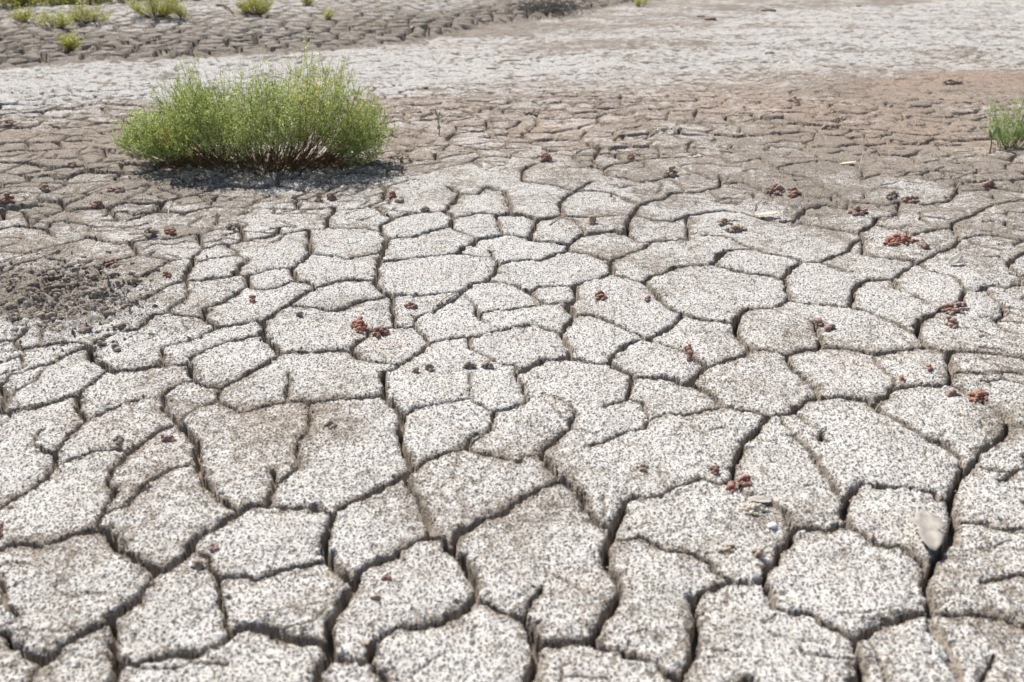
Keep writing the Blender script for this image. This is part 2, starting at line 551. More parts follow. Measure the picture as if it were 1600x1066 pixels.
def zones(X, Y):
    """salt cover 0..1, red-brown tint 0..1 and paleness of each spot on the ground"""
    px, py = unflat(X, Y)
    py = py + (11 + 9 * sst(5, 7, Y)) * fbm(X, Y, 1.1, 4, 61, .6); px = px + 25 * fbm(X, Y, .9, 2, 62)
    n = fbm(X, Y, 3.2, 3, 63)
    salt = .60 + .34 * n + .16 * vnoise(X * 9, Y * 9, 64)
    # greyer, browner rims of the field of plates
    left = sst(470, 250, px) * sst(560, 400, py); salt = salt - .24 * left
    right = sst(1080, 1320, px) * sst(470, 330, py); salt = salt - .20 * right
    mid = sst(420, 190, py); salt = salt - .22 * mid
    brown = sst(300, 165, py) * .95 + .05
    # white pan behind the brown rise
    low = np.interp(px, [-400, 0, 250, 400, 640, 900, 1100, 1250, 1400, 1600, 2200], [215, 196, 172, 152, 148, 134, 128, 122, 108, 100, 90])
    up = np.interp(px, [-400, 0, 300, 480, 560, 640, 800, 900, 1100, 1600, 2200], [104, 88, 76, 68, 60, 54, 56, 50, 24, -8, -30])
    pan = sst(low + 26, low - 42, py) * sst(up - 10, up + 4, py)
    salt = np.where(py < low + 28, salt * (1 - pan) + pan * (.82 + .55 * fbm(X, Y, 3.0, 4, 66, .65) + .35 * fbm(X * .35, Y * 1.3, 2.0, 3, 65, .6)), salt)
    salt = salt - .08 * sst(up + 6, up - 6, py) + .22 * sst(700, 1000, px) * sst(up + 10, up - 10, py) + .35 * sst(600, 900, px) * sst(up + 6, up - 6, py) * fbm(X, Y, 1.2, 4, 69, .65)
    # brown streak in the pan at the right
    st = np.exp(-((py - 118 + (px - 1450) * .03) / 9) ** 2) * sst(1300, 1420, px); salt = salt - .75 * st
    tint = brown * (1 - pan) * (.62 + .5 * fbm(X, Y, 1.6, 3, 68)) + st * .6
    tint = tint * (py > up - 4) + .3 * np.exp(-((py - (np.interp(px, BANK[:, 0], BANK[:, 1]) + 6)) / 5) ** 2) * (px > 430)
    B = sst(-.05, .15, bank_amount(X, Y))
    salt = salt * (1 - B) + B * (.12 + .35 * fbm(X, Y, 1.3, 3, 67) + .50 * sst(1.6, 4.0, bank_amount(X, Y))); tint = tint * (1 - B) + .10 * B
    # local patches
    def blob(cx, cy, rx, ry): return np.exp(-(((px - cx) / rx) ** 2 + ((py - cy) / ry) ** 2))
    salt = salt - .42 * blob(95, 470, 125, 50) - .35 * blob(1190, 800, 60, 28) - .25 * blob(1000, 735, 30, 14) - .3 * blob(420, 265, 190, 22) - .25 * blob(525, 670, 35, 25) - .22 * blob(970, 400, 60, 25)
    salt = salt + .22 * blob(760, 430, 260, 110) + .12 * blob(900, 640, 300, 80)
    tint = tint + .4 * blob(1325, 572, 45, 18) + .4 * blob(600, 535, 40, 14) + .3 * blob(910, 905, 55, 22) + .35 * blob(250, 700, 60, 30) + .25 * blob(420, 650, 80, 30) + .3 * blob(1410, 800, 50, 30) + .3 * blob(150, 660, 40, 20)
    salt = salt - .42 * blob(960, 66, 190, 10) - .30 * blob(1130, 33, 200, 9) - .25 * blob(480, 118, 120, 6) - .3 * pan * sst(.35, .7, fbm(X, Y, 4.5, 3, 80))
    tint = tint + .25 * blob(960, 66, 190, 10) + .2 * blob(1130, 33, 200, 9)
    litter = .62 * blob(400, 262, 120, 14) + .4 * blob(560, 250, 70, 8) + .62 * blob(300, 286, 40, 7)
    return np.clip(salt, 0, 1), np.clip(tint, 0, 1), np.clip(litter, 0, 1), pan

def relief(X, Y, Sg, Dp, pan):
    T = terrain(X, Y)
    st = np.clip(Dp / .026, 0, 1.2)
    wall = 1 - sst(-.0014, .0036, Sg)                        # the crack itself
    rim = .0034 * st * np.exp(-np.maximum(Sg, 0) / .007) * (1 + .8 * vnoise(X * 70, Y * 70, 70))       # crumbled, rounded edge
    dome = .0042 * np.clip(st, 0, 1) * np.exp(-np.maximum(Sg, 0) / .04)
    h = T - Dp * 1.25 * wall - rim * (1 - wall) - dome * (1 - wall * .5)
    h = h + .0052 * fbm(X, Y, 14, 4, 71, .62) + .0014 * vnoise(X * 110, Y * 110, 72)
    h = h + .008 * vnoise(X * 3.6, Y * 3.6, 73)
    px, py = unflat(X, Y)
    rough = np.exp(-(((px - 95) / 130) ** 2 + ((py - 470) / 50) ** 2)) + .5 * np.exp(-(((px - 1250) / 60) ** 2 + ((py - 320) / 35) ** 2)) + .35 * np.exp(-(((px - 450) / 180) ** 2 + ((py - 270) / 25) ** 2))
    h = h + rough * (.034 * fbm(X, Y, 15, 4, 74, .75) + .016 * np.abs(vnoise(X * 60, Y * 60, 75)))
    far = sst(4.8, 7, Y)
    h = h + far * (.005 + .005 * sst(6.5, 7.5, Y)) * (1.0 * fbm(X, Y, 11, 3, 76, .75)) + pan * .012 * fbm(X, Y, 10, 3, 77, .8)
    # scattered pits of cattle-trodden mud further back
    pit = np.maximum(sst(.74, .9, vnoise(X * 8, Y * 8, 78)), sst(.55, .75, vnoise(X * 17, Y * 17, 79))) * far; h = h - .022 * pit
    return h, rough, pit

def make_rows(y0, y1, f):
    r = [y0]
    while r[-1] < y1: r.append(r[-1] + f(r[-1]))
    return np.array(r)
CC = .42
def grid(rows, umax, du, uout, duo):
    o_ = np.arange(umax + duo, uout, duo); u = np.concatenate([-o_[::-1], np.arange(-umax, umax + du, du), o_])
    X = u[None, :] * (rows[:, None] + CC); Y = np.repeat(rows[:, None], len(u), 1)
    # shear the rows a little so that no line of the mesh is straight
    return X, Y, u
Y_SPLIT = 7.3
DU = 1.62e-3
rowsA = make_rows(1.0, Y_SPLIT, lambda y: .00132 * (y + CC) * (1 + .065 * (y - 1)))
X, Y, uA = grid(rowsA, .585, DU, 1.02, .0042)
nr, nc = X.shape
print('grid', nr, nc, round(time.time() - T0, 1))
WX, WY, Sg, Dp, Dc = crack_field(X, Y)
add_traced(WX, WY, X, Y, Sg, Dp, Dc, (uA, CC), rowsA)
salt, tint, litter, pan = zones(X, Y)
H, rough, pit = relief(X, Y, Sg, Dp, pan)
print('fields', round(time.time() - T0, 1))

# ---- plates = the pieces between the cracks
def qmean(A): return (A[:-1, :-1] + A[1:, :-1] + A[:-1, 1:] + A[1:, 1:]) / 4
Dq = qmean(Dc); dyq = np.diff(rowsA)[:, None] + 0 * Dq; dxq = np.diff(uA)[None, :] * (qmean(Y) + CC)
bar = Dq < .62 * np.maximum(dyq, dxq) + .0004
lab = -np.ones(bar.shape, np.int64)
par = []
def find(a):
    while par[a] != a: par[a] = par[par[a]]; a = par[a]
    return a
prev = []
for j in range(bar.shape[0]):
    o = (~bar[j]).astype(np.int8); e = np.diff(np.concatenate([[0], o, [0]]))
    st_, en = np.where(e == 1)[0], np.where(e == -1)[0]; cur = []
    pi = 0
    for a, b in zip(st_, en):
        idx = len(par); par.append(idx)
        while pi < len(prev) and prev[pi][1] <= a: pi += 1
        q = pi
        while q < len(prev) and prev[q][0] < b:
            ra, rb = find(idx), find(prev[q][2])
            if ra != rb: par[max(ra, rb)] = min(ra, rb)
            q += 1
        lab[j, a:b] = idx; cur.append((a, b, idx))
    prev = cur
roots = np.array([find(i) for i in range(len(par))])
lab = np.where(lab >= 0, roots[np.maximum(lab, 0)], -1)
uq, inv, cnt = np.unique(lab, return_inverse=True, return_counts=True)
inv = inv.reshape(lab.shape); small = (cnt < 45) & (uq >= 0)
lab[small[inv]] = -1
for it in range(60):                                # grow the plates to the crack centrelines
    if not (lab < 0).any(): break
    for ax_, sh in ((0, 1), (0, -1), (1, 1), (1, -1)):
        r = np.roll(lab, sh, ax_)
        if ax_ == 0: r[0 if sh == 1 else -1] = -1
        else: r[:, 0 if sh == 1 else -1] = -1
        lab = np.where((lab < 0) & (r >= 0), r, lab)
uq, inv, cnt = np.unique(lab, return_inverse=True, return_counts=True)
inv = inv.reshape(lab.shape)
print('plates', len(uq), round(time.time() - T0, 1))

lv = np.pad(inv, ((0, 1), (0, 1)), mode='edge')          # plate of each vertex
nL = len(uq); rgp = np.random.default_rng(17)
n_ = np.bincount(lv.ravel(), minlength=nL); cx_ = np.bincount(lv.ravel(), X.ravel(), nL) / n_; cy_ = np.bincount(lv.ravel(), Y.ravel(), nL) / n_
st_amt = rgp.normal(size=nL) * .0025 * (1 + .5 * (cy_ > 3.5)); gx_ = rgp.normal(size=nL) * .022; gy_ = rgp.normal(size=nL) * .022 - .012
big_ = n_ > 60000; st_amt[big_] = 0; gx_[big_] = 0; gy_[big_] = 0
H = H + (st_amt[lv] + np.clip((X - cx_[lv]) * gx_[lv] + (Y - cy_[lv]) * gy_[lv], -.007, .007)) * (1 - sst(6.7, 7.2, Y))
# ---------------------------------------------------------------- the mud material
class NT:
    def __init__(s, name):
        s.m = bpy.data.materials.new(name); s.m.use_nodes = True; s.t = s.m.node_tree; s.t.nodes.clear()
    def n(s, ty, **k):
        nd = s.t.nodes.new(ty)
        for a, v in k.items():
            if a.startswith('i_'):
                key = a[2:]; key = int(key) if key.isdigit() else key
                s.set(nd, key, v)
            else: setattr(nd, a, v)
        return nd
    def set(s, nd, key, v):
        if hasattr(v, 'is_output') or isinstance(v, bpy.types.NodeSocket): s.t.links.new(v, nd.inputs[key])
        else: nd.inputs[key].default_value = v
    def math(s, op, a, b=0.0, c=None, clamp=False):
        nd = s.n('ShaderNodeMath', operation=op, use_clamp=clamp); s.set(nd, 0, a); s.set(nd, 1, b)
        if c is not None: s.set(nd, 2, c)
        return nd.outputs[0]
    def mix(s, f, a, b):
        nd = s.n('ShaderNodeMix', data_type='RGBA')
        s.set(nd, 0, f); s.set(nd, 6, a if not isinstance(a, tuple) else (*a, 1)); s.set(nd, 7, b if not isinstance(b, tuple) else (*b, 1))
        return nd.outputs[2]
    def step(s, v, a, b, lo=0.0, hi=1.0):
        nd = s.n('ShaderNodeMapRange', interpolation_type='SMOOTHSTEP'); s.set(nd, 0, v); s.set(nd, 1, a); s.set(nd, 2, b); s.set(nd, 3, lo); s.set(nd, 4, hi)
        return nd.outputs[0]
    def noise(s, co, sc, det=2, rough=.5, dim='3D'):
        nd = s.n('ShaderNodeTexNoise', noise_dimensions=dim); s.set(nd, 'Vector', co); s.set(nd, 'Scale', sc); s.set(nd, 'Detail', det); s.set(nd, 'Roughness', rough)
        return nd.outputs[0]
    def at(s, name): return s.n('ShaderNodeAttribute', attribute_name=name).outputs['Fac']

ground = bpy.data.objects.new('ground', None)       # data is set below
def mud_material():
    N = NT('salty_cracked_mud')
    co = N.n('ShaderNodeTexCoord').outputs['Object']
    tco = N.t.nodes[-1]; tco.object = GROUND
    salt, tint, edge, lit = N.at('salt'), N.at('tint'), N.at('edge'), N.at('litter')
    n1 = N.noise(co, 38, 3, .6); n2 = N.noise(co, 210, 2, .6); n3 = N.noise(co, 520, 1, .5); n4 = N.noise(co, 9, 3, .6)
    # dark crumbs
    def dots(scale, rmin, rmax, dens):
        v = N.n('ShaderNodeTexVoronoi', voronoi_dimensions='2D', feature='F1'); N.set(v, 'Vector', N.t.nodes.new('ShaderNodeVectorMath').outputs[0])
        vm = v.inputs['Vector'].links[0].from_node; vm.operation = 'ADD'
        wob = N.n('ShaderNodeTexNoise'); N.set(wob, 'Vector', co); N.set(wob, 'Scale', scale * 1.6); N.set(wob, 'Detail', 1.0)
        sc = N.n('ShaderNodeVectorMath', operation='SCALE'); N.set(sc, 0, wob.outputs['Color']); sc.inputs['Scale'].default_value = .55 / scale
        N.t.links.new(co, vm.inputs[0]); N.t.links.new(sc.outputs[0], vm.inputs[1])
        v.inputs['Scale'].default_value = scale
        sp = N.n('ShaderNodeSeparateColor'); N.set(sp, 0, v.outputs['Color'])
        r = N.math('MULTIPLY_ADD', sp.outputs[0], rmax - rmin, rmin)
        r = N.math('MULTIPLY', r, N.step(sp.outputs[1], 1 - dens, 1 - dens + .05))
        q = N.math('SUBTRACT', r, v.outputs['Distance'])
        return N.step(q, -.02, .035), N.math('MULTIPLY', sp.outputs[2], 1.0)
    d1, c1 = dots(134, .15, .38, .82); d2, c2 = dots(235, .17, .42, .45); d3, c3 = dots(42, .08, .19, .34)
    dd = N.math('MAXIMUM', N.math('MAXIMUM', d1, d3), N.math('MULTIPLY', d2, .9))
    # base: salt crust over grey-brown crumbly silt
    cover = N.math('ADD', salt, N.math('MULTIPLY_ADD', n1, 1.5, -.75))
    cover = N.math('ADD', cover, N.math('MULTIPLY_ADD', n2, 1.35, -.675))
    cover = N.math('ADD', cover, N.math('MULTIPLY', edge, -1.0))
    cv = N.step(cover, .2, .62)
    silt = N.mix(n2, (.20, .17, .14), (.43, .38, .315))
    silt = N.mix(N.math('MULTIPLY', tint, .85), silt, (.46, .345, .265))
    crust = N.mix(n3, (.54, .515, .48), (.77, .75, .71))
    crust = N.mix(N.math('MULTIPLY', tint, .62), crust, (.64, .53, .45))
    col = N.mix(cv, silt, crust)
    dcol = N.mix(c1, (.055, .052, .05), (.17, .145, .12))
    col = N.mix(N.math('MULTIPLY', dd, .88), col, dcol)
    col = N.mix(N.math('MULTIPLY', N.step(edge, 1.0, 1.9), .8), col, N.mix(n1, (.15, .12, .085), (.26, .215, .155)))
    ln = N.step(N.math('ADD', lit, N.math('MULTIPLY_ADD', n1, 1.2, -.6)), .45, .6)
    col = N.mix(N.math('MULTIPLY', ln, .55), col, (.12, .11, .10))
    col = N.mix(N.step(n4, .35, .75, 0, .22), col, (.30, .25, .20))
    b = N.n('ShaderNodeBsdfPrincipled'); N.set(b, 'Base Color', col); b.inputs['Roughness'].default_value = .95; b.inputs['Specular IOR Level'].default_value = .15
    flatm = N.math('SUBTRACT', 1.0, N.step(edge, .9, 1.5))
    h = N.math('MULTIPLY', N.math('MULTIPLY', dd, .0026), flatm)
    h = N.math('ADD', h, N.math('MULTIPLY_ADD', n2, .0042, -.0021))
    h = N.math('ADD', h, N.math('MULTIPLY_ADD', n3, .0020, -.001))
    h = N.math('MULTIPLY', h, N.math('SUBTRACT', 1.0, N.math('MULTIPLY', N.step(edge, .7, 1.2), .88)))
    d = N.n('ShaderNodeDisplacement'); N.set(d, 'Height', h); d.inputs['Midlevel'].default_value = 0; d.inputs['Scale'].default_value = 1.0
    o = N.n('ShaderNodeOutputMaterial'); N.t.links.new(b.outputs[0], o.inputs['Surface']); N.t.links.new(d.outputs[0], o.inputs['Displacement'])
    N.m.displacement_method = 'BOTH'
    return N.m

# ---- far ground, one sheet to the horizon, dropped under the plates
rowsB = make_rows(Y_SPLIT, 19, lambda y: .0021 * (y + CC) * (1 + .05 * (y - 7)))
XB, YB, uB = grid(rowsB, .70, 2.6e-3, 1.02, .006)
WXB, WYB, SB, DB, DCB = crack_field(XB, YB)
sB, tB, lB, pB = zones(XB, YB)
HB, _, pitB = relief(XB, YB, SB, DB, pB)
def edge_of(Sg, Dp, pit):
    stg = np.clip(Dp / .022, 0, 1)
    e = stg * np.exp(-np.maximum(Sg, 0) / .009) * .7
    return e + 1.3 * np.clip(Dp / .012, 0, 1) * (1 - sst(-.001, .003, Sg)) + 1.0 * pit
def sheet(X, Y, H):
    n, m = X.shape
    V = np.stack([X, Y, H], -1).reshape(-1, 3)
    i = np.arange(n * m).reshape(n, m)
    F = np.stack([i[:-1, :-1], i[:-1, 1:], i[1:, 1:], i[1:, :-1]], -1).reshape(-1, 4)
    return V, F
parts = []
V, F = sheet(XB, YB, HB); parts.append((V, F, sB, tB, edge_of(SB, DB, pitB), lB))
def coarse(xs, ys, drop):
    Xc, Yc = np.meshgrid(xs, ys)
    s, t, l, p = zones(Xc, np.maximum(Yc, .5))
    V, F = sheet(Xc, Yc, terrain(Xc, np.maximum(Yc, .5)) - drop(Xc, Yc))
    parts.append((V, F, s, t, 0 * s, 0 * l))
inA = lambda x, y: (np.abs(x) < .575 * (y + CC)) & (y > 1.02) & (y < 19)
def dropA(x, y):
    a = np.minimum(np.minimum(1.0 * (y + CC) - np.abs(x), y - 1.0), Y_SPLIT - y + 1)
    b = np.minimum(np.minimum(1.0 * (y + CC) - np.abs(x), y - Y_SPLIT + .6), 19 - y)
    return .012 + .075 * sst(.02, .25, a) * (y < 8) + .14 * sst(.05, .4, b)
coarse(np.concatenate([-np.geomspace(250, 14, 22), np.linspace(-13.5, 13.5, 180), np.geomspace(14, 250, 22)]),
       np.concatenate([-np.geomspace(60, 3, 10), np.linspace(-2.8, 20, 200), np.geomspace(21, 400, 30)]), dropA)
off = 0; Vs, Fs, As = [], [], []
for V, F, *a in parts:
    Vs.append(V); Fs.append(F + off); As.append([q.ravel() for q in a]); off += len(V)
def set_attrs(me, s, t, e, l):
    attr(me, 'salt', s); attr(me, 'tint', t); attr(me, 'edge', e); attr(me, 'litter', l)
gme = mesh_np('ground', np.concatenate(Vs), np.concatenate(Fs))
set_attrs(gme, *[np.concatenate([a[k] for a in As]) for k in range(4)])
bpy.data.objects.remove(ground)
GROUND = link('ground', gme); GROUND['kind'] = 'structure'
MUD = mud_material(); gme.materials.append(MUD)

# ---- mud plates: the 300 that show largest singly, the rest joined
vid = np.arange(nr * nc).reshape(nr, nc)
quads = np.stack([vid[:-1, :-1], vid[:-1, 1:], vid[1:, 1:], vid[1:, :-1]], -1).reshape(-1, 4)
order = np.argsort(inv.ravel(), kind='stable'); bounds = np.concatenate([[0], np.cumsum(cnt)])
VX = np.stack([X, Y, H], -1).reshape(-1, 3)
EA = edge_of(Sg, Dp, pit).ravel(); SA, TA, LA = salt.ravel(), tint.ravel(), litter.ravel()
pxq, pyq = unflat(qmean(X), qmean(Y))
vis = ((pxq > 0) & (pxq < 1600) & (pyq > 0) & (pyq < 1066)).ravel()
areaq = ((dxq * F_PX / (qmean(Y) + .39)) * (dyq * F_PX / (qmean(Y) + .39) ** 2)).ravel() * vis
areas = np.bincount(inv.ravel(), weights=areaq, minlength=len(uq))
big = set(np.argsort(-areas)[:300].tolist())
def plate(name, qsel, centre=True):
    q = quads[qsel]; vs, qi = np.unique(q, return_inverse=True); qi = qi.reshape(-1, 4)
    P = VX[vs]; c = P.mean(0) if centre else np.zeros(3)
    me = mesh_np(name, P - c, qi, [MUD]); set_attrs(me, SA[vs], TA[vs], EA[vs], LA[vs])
    return link(name, me, GROUND, Vector(c.tolist()))
rest = []
for k in range(len(uq)):
    sel = order[bounds[k]:bounds[k + 1]]
    if k in big and areas[k] > 0: plate('mud_plate', sel)
    else: rest.append(sel)
if rest:
    o = plate('small_mud_plates', np.concatenate(rest), False); o['kind'] = 'stuff'
print('ground done', round(time.time() - T0, 1))
def ground_z(x, y):                                  # height of the finished surface
    if 1.0 < y < Y_SPLIT:
        j = min(np.searchsorted(rowsA, y), nr - 1); i = min(int(np.searchsorted(uA, x / (rowsA[j] + CC))), nc - 1)
        if 0 <= i < nc: return float(H[j, i])
    return float(terrain(x, y))
def spot(px, py):
    p = place(px, py); p.z = ground_z(p.x, p.y); return p
# ---------------------------------------------------------------- materials of the plants and small things
def simple(name, c1, c2, scale=30, rough=.85, spec=.2, bump=0, trans=None, vary=None):
    N = NT(name); co = N.n('ShaderNodeTexCoord').outputs['Object']
    n = N.noise(co, scale, 3, .6); col = N.mix(N.step(n, .3, .7), c1, c2)
    b = N.n('ShaderNodeBsdfPrincipled'); N.set(b, 'Base Color', col); b.inputs['Roughness'].default_value = rough; b.inputs['Specular IOR Level'].default_value = spec
    if bump:
        bp = N.n('ShaderNodeBump'); N.set(bp, 'Height', N.noise(co, scale * 4, 3, .7)); bp.inputs['Distance'].default_value = bump; bp.inputs['Strength'].default_value = .8
        N.t.links.new(bp.outputs[0], b.inputs['Normal'])
    o = N.n('ShaderNodeOutputMaterial'); N.t.links.new(b.outputs[0], o.inputs['Surface'])
    return N.m
def leaf_material(name, dark, mid, pale, warm, warm_amt):
    N = NT(name); v = N.at('leaf'); w = N.at('warm')
    col = N.mix(N.step(v, 0, .5), dark, mid); col = N.mix(N.step(v, .5, 1.0), col, pale); col = N.mix(N.math('MULTIPLY', N.step(w, 1 - warm_amt, 1.0), .8), col, warm)
    b = N.n('ShaderNodeBsdfPrincipled'); N.set(b, 'Base Color', col); b.inputs['Roughness'].default_value = .55; b.inputs['Specular IOR Level'].default_value = .35
    t = N.n('ShaderNodeBsdfTranslucent'); N.set(t, 'Color', N.mix(.3, col, (.75, .80, .16)))
    mx = N.n('ShaderNodeMixShader'); mx.inputs[0].default_value = .45; N.t.links.new(b.outputs[0], mx.inputs[1]); N.t.links.new(t.outputs[0], mx.inputs[2])
    o = N.n('ShaderNodeOutputMaterial'); N.t.links.new(mx.outputs[0], o.inputs['Surface'])
    return N.m
LEAF = leaf_material('saltbush_leaf', (.20, .29, .09), (.42, .53, .18), (.76, .82, .50), (.74, .60, .13), .17)
LEAF_FAR = leaf_material('yellow_shrub_leaf', (.32, .34, .08), (.56, .58, .14), (.72, .72, .28), (.72, .62, .12), .4)
LEAF_COOL = leaf_material('sapling_leaf', (.20, .30, .13), (.38, .52, .24), (.62, .74, .42), (.3, .35, .1), .05)
WOOD = simple('brown_stem', (.09, .055, .03), (.25, .155, .085), 60)
WOODG = simple('green_twig', (.20, .22, .07), (.34, .33, .13), 60)
RED = simple('red_crumb_mud', (.20, .11, .08), (.42, .26, .20), 160, bump=.001)
REDB = simple('bright_red_crumb_mud', (.27, .12, .085), (.50, .27, .20), 160, bump=.001)
PUR = simple('purple_brown_crumb_mud', (.22, .14, .115), (.48, .34, .28), 160, bump=.001)
CLOD = simple('grey_brown_clod', (.25, .19, .14), (.55, .44, .34), 120, bump=.001)
CLODB = simple('brown_trodden_clod', (.13, .105, .08), (.38, .315, .25), 140, bump=.002)
PALE = simple('pale_sandy_crumb', (.42, .36, .28), (.68, .62, .52), 120, bump=.001)
DARKC = simple('blue_grey_clod', (.18, .15, .12), (.48, .41, .33), 120, bump=.001)
DRY = simple('dry_leaf', (.31, .28, .24), (.43, .39, .34), 45, rough=.6)
DRYG = simple('grey_dry_leaf', (.30, .28, .25), (.50, .46, .40), 45, rough=.6)
DRYY = simple('straw_yellow_leaf', (.62, .53, .34), (.80, .73, .55), 45, rough=.6)
STRAW = simple('straw_twig', (.38, .30, .20), (.58, .50, .38), 60)
LITT = simple('dark_leaf_litter', (.05, .048, .045), (.24, .22, .19), 200)
PINK = simple('pink_pebble', (.62, .36, .28), (.75, .50, .40), 60)
STONE = simple('grey_stone', (.16, .15, .135), (.38, .35, .31), 60, bump=.002)
WHITE = simple('white_pebble', (.72, .70, .66), (.85, .83, .8), 60)

# ---------------------------------------------------------------- geometry helpers
def tube_np(paths, sides=4):
    """paths: list of (points Nx3, radii N) -> vertices, quads"""
    Vs, Fs = [], []; off = 0
    for P, R in paths:
        P = np.asarray(P, float); n = len(P)
        T = np.gradient(P, axis=0); T /= np.linalg.norm(T, axis=1)[:, None] + 1e-9
        ref = np.array([0, 0, 1.]) if abs(T[0, 2]) < .9 else np.array([1., 0, 0])
        A = np.cross(T, ref); A /= np.linalg.norm(A, axis=1)[:, None] + 1e-9; B = np.cross(T, A)
        a = np.arange(sides) * 2 * math.pi / sides
        V = P[:, None, :] + np.asarray(R)[:, None, None] * (np.cos(a)[None, :, None] * A[:, None, :] + np.sin(a)[None, :, None] * B[:, None, :])
        Vs.append(V.reshape(-1, 3))
        i = np.arange(n * sides).reshape(n, sides) + off
        Fs.append(np.stack([i[:-1], np.roll(i[:-1], -1, 1), np.roll(i[1:], -1, 1), i[1:]], -1).reshape(-1, 4)); off += n * sides
    return np.concatenate(Vs), np.concatenate(Fs)
def leaves_np(rg, base, dirs, L, Wd):
    """narrow folded leaves: 2 quads each"""
    n = len(base); d = dirs / (np.linalg.norm(dirs, axis=1)[:, None] + 1e-9)
    r = rg.normal(size=(n, 3)); s = np.cross(d, r); s /= np.linalg.norm(s, axis=1)[:, None] + 1e-9; up = np.cross(s, d)
    L = L[:, None]; Wd = Wd[:, None]
    p0 = base; p1 = base + d * L * .5 + up * L * .06; p2 = base + d * L + up * L * -.02
    a = base + d * L * .42 + s * Wd + up * Wd * .5; b = base + d * L * .42 - s * Wd + up * Wd * .5
    V = np.stack([p0, a, p2, p1, b], 1).reshape(-1, 3); o = (np.arange(n) * 5)[:, None]
    F = np.concatenate([o + np.array([[0, 1, 2, 3]]), o + np.array([[0, 3, 2, 4]])], 0)
    return V, F
def bez(p0, p1, p2, n):
    t = np.linspace(0, 1, n)[:, None]; return (1 - t) ** 2 * p0 + 2 * t * (1 - t) * p1 + t * t * p2
def shrub(name, label, cat, loc, half_w, half_d, height_fn, n_shoots, seed, leafmat, leaf_len=.009, leaf_w=.0013, start=.42, twig=.06,
          n_twigs=6, per=22, per_t=13, group=None, root=(.45, .5), single_stems=22, low=.0, stem_r=.004):
    rg = np.random.default_rng(seed)
    e = link(name, None, None, loc); tag(e, label, cat, group)
    stems, twigs, LB, LD, LL, LV, LWm = [], [], [], [], [], [], []
    for k in range(n_shoots):
        a = rg.uniform(-1, 1); b = rg.uniform(-1, 1)
        x = half_w * a; yy = half_d * b * math.sqrt(max(0, 1 - a * a * .8))
        hmax = height_fn(a) * (1 - .25 * b * b)
        z = hmax * (rg.uniform(.42, 1.03) if rg.random() < .45 else rg.uniform(.76, 1.05) if rg.random() < .9 else rg.uniform(1.05, 1.16))
        z = max(z, low + .02)
        r0 = np.array([x * root[0] + rg.normal() * .012, yy * root[1] + rg.normal() * .012, -.012])
        tip = np.array([x, yy, z])
        ctrl = np.array([x * (.80 + .1 * rg.random()), yy * .85, z * (.20 + .2 * rg.random())])
        nseg = 10; P = bez(r0, ctrl, tip, nseg)
        ph = rg.uniform(0, 6, 3); tt = np.linspace(0, 1, nseg)
        P += (np.sin(tt[:, None] * rg.uniform(4, 11, 3) + ph) - np.sin(ph)) * np.minimum(tt * 2, 1)[:, None] * half_w * np.array([.022, .022, .012]) + np.concatenate([np.zeros((1, 3)), rg.normal(size=(nseg - 1, 3)) * half_w * .007])
        R = np.linspace(stem_r * (.6 if k >= single_stems else 1.1), stem_r * .16, nseg)
        (stems if k < single_stems else twigs).append((P, R))
        warmth = np.clip(.35 + .5 * vnoise(np.array([x * 6]), np.array([z * 7 + yy * 3]), seed)[0] + .25 * rg.normal(), 0, 1)
        tone = np.clip(.5 + .35 * vnoise(np.array([x * 9 + 3]), np.array([z * 9]), seed + 2)[0] + rg.normal() * .12, 0, 1)
        def put(Q, m, lo):
            t = rg.uniform(lo, 1, m); i = np.minimum((t * (len(Q) - 1)).astype(int), len(Q) - 2); f = (t * (len(Q) - 1) - i)[:, None]
            pos = Q[i] * (1 - f) + Q[i + 1] * f; tg = Q[i + 1] - Q[i]; tg /= np.linalg.norm(tg, axis=1)[:, None]
            d = tg * .6 + rg.normal(size=(m, 3)) * .7
            LB.append(pos); LD.append(d); LL.append(leaf_len * rg.uniform(.6, 1.3, m) * (1 - .35 * t)); LV.append(np.clip(tone + rg.normal(size=m) * .22, 0, 1)); LWm.append(np.clip(warmth + rg.normal(size=m) * .12, 0, 1))
        put(P, per, start)
        for q in range(n_twigs):
            t = rg.uniform(start * .95, .96); i = int(t * (nseg - 1)); o = P[i]
            up = np.array([0, 0, 1.]); out = rg.normal(size=3) * np.array([1, 1, .35]); out /= np.linalg.norm(out)
            ln = twig * rg.uniform(.5, 1.3)
            d = up * .6 + out * .8 + (P[min(i + 1, nseg - 1)] - P[i]) * 4
            d /= np.linalg.norm(d)
            Q = bez(o, o + d * ln * .5 + out * ln * .12, o + d * ln * .75 + up * ln * .3, 4)
            twigs.append((Q, np.linspace(stem_r * .2, stem_r * .08, 4)))
            put(Q, per_t, .08)
    for s_ in stems:
        V, F = tube_np([s_], 5); link('stem', mesh_np('stem', V, F, [WOOD]), e)
    if twigs:
        V, F = tube_np(twigs, 3); t = link('twigs', mesh_np('twigs', V, F, [WOOD if stem_r > .003 else WOODG]), e); t['kind'] = 'stuff'
    LB, LD, LL, LV, LWm = map(np.concatenate, (LB, LD, LL, LV, LWm))
    keep = LB[:, 2] > .004; LB, LD, LL, LV, LWm = (q[keep] for q in (LB, LD, LL, LV, LWm))
    V, F = leaves_np(rg, LB, LD, LL, leaf_w * (LL / leaf_len))
    me = mesh_np('foliage', V, F, [leafmat], smooth=False); attr(me, 'leaf', np.repeat(LV, 5)); attr(me, 'warm', np.repeat(LWm, 5))
    f = link('foliage', me, e); f['kind'] = 'stuff'
    return e

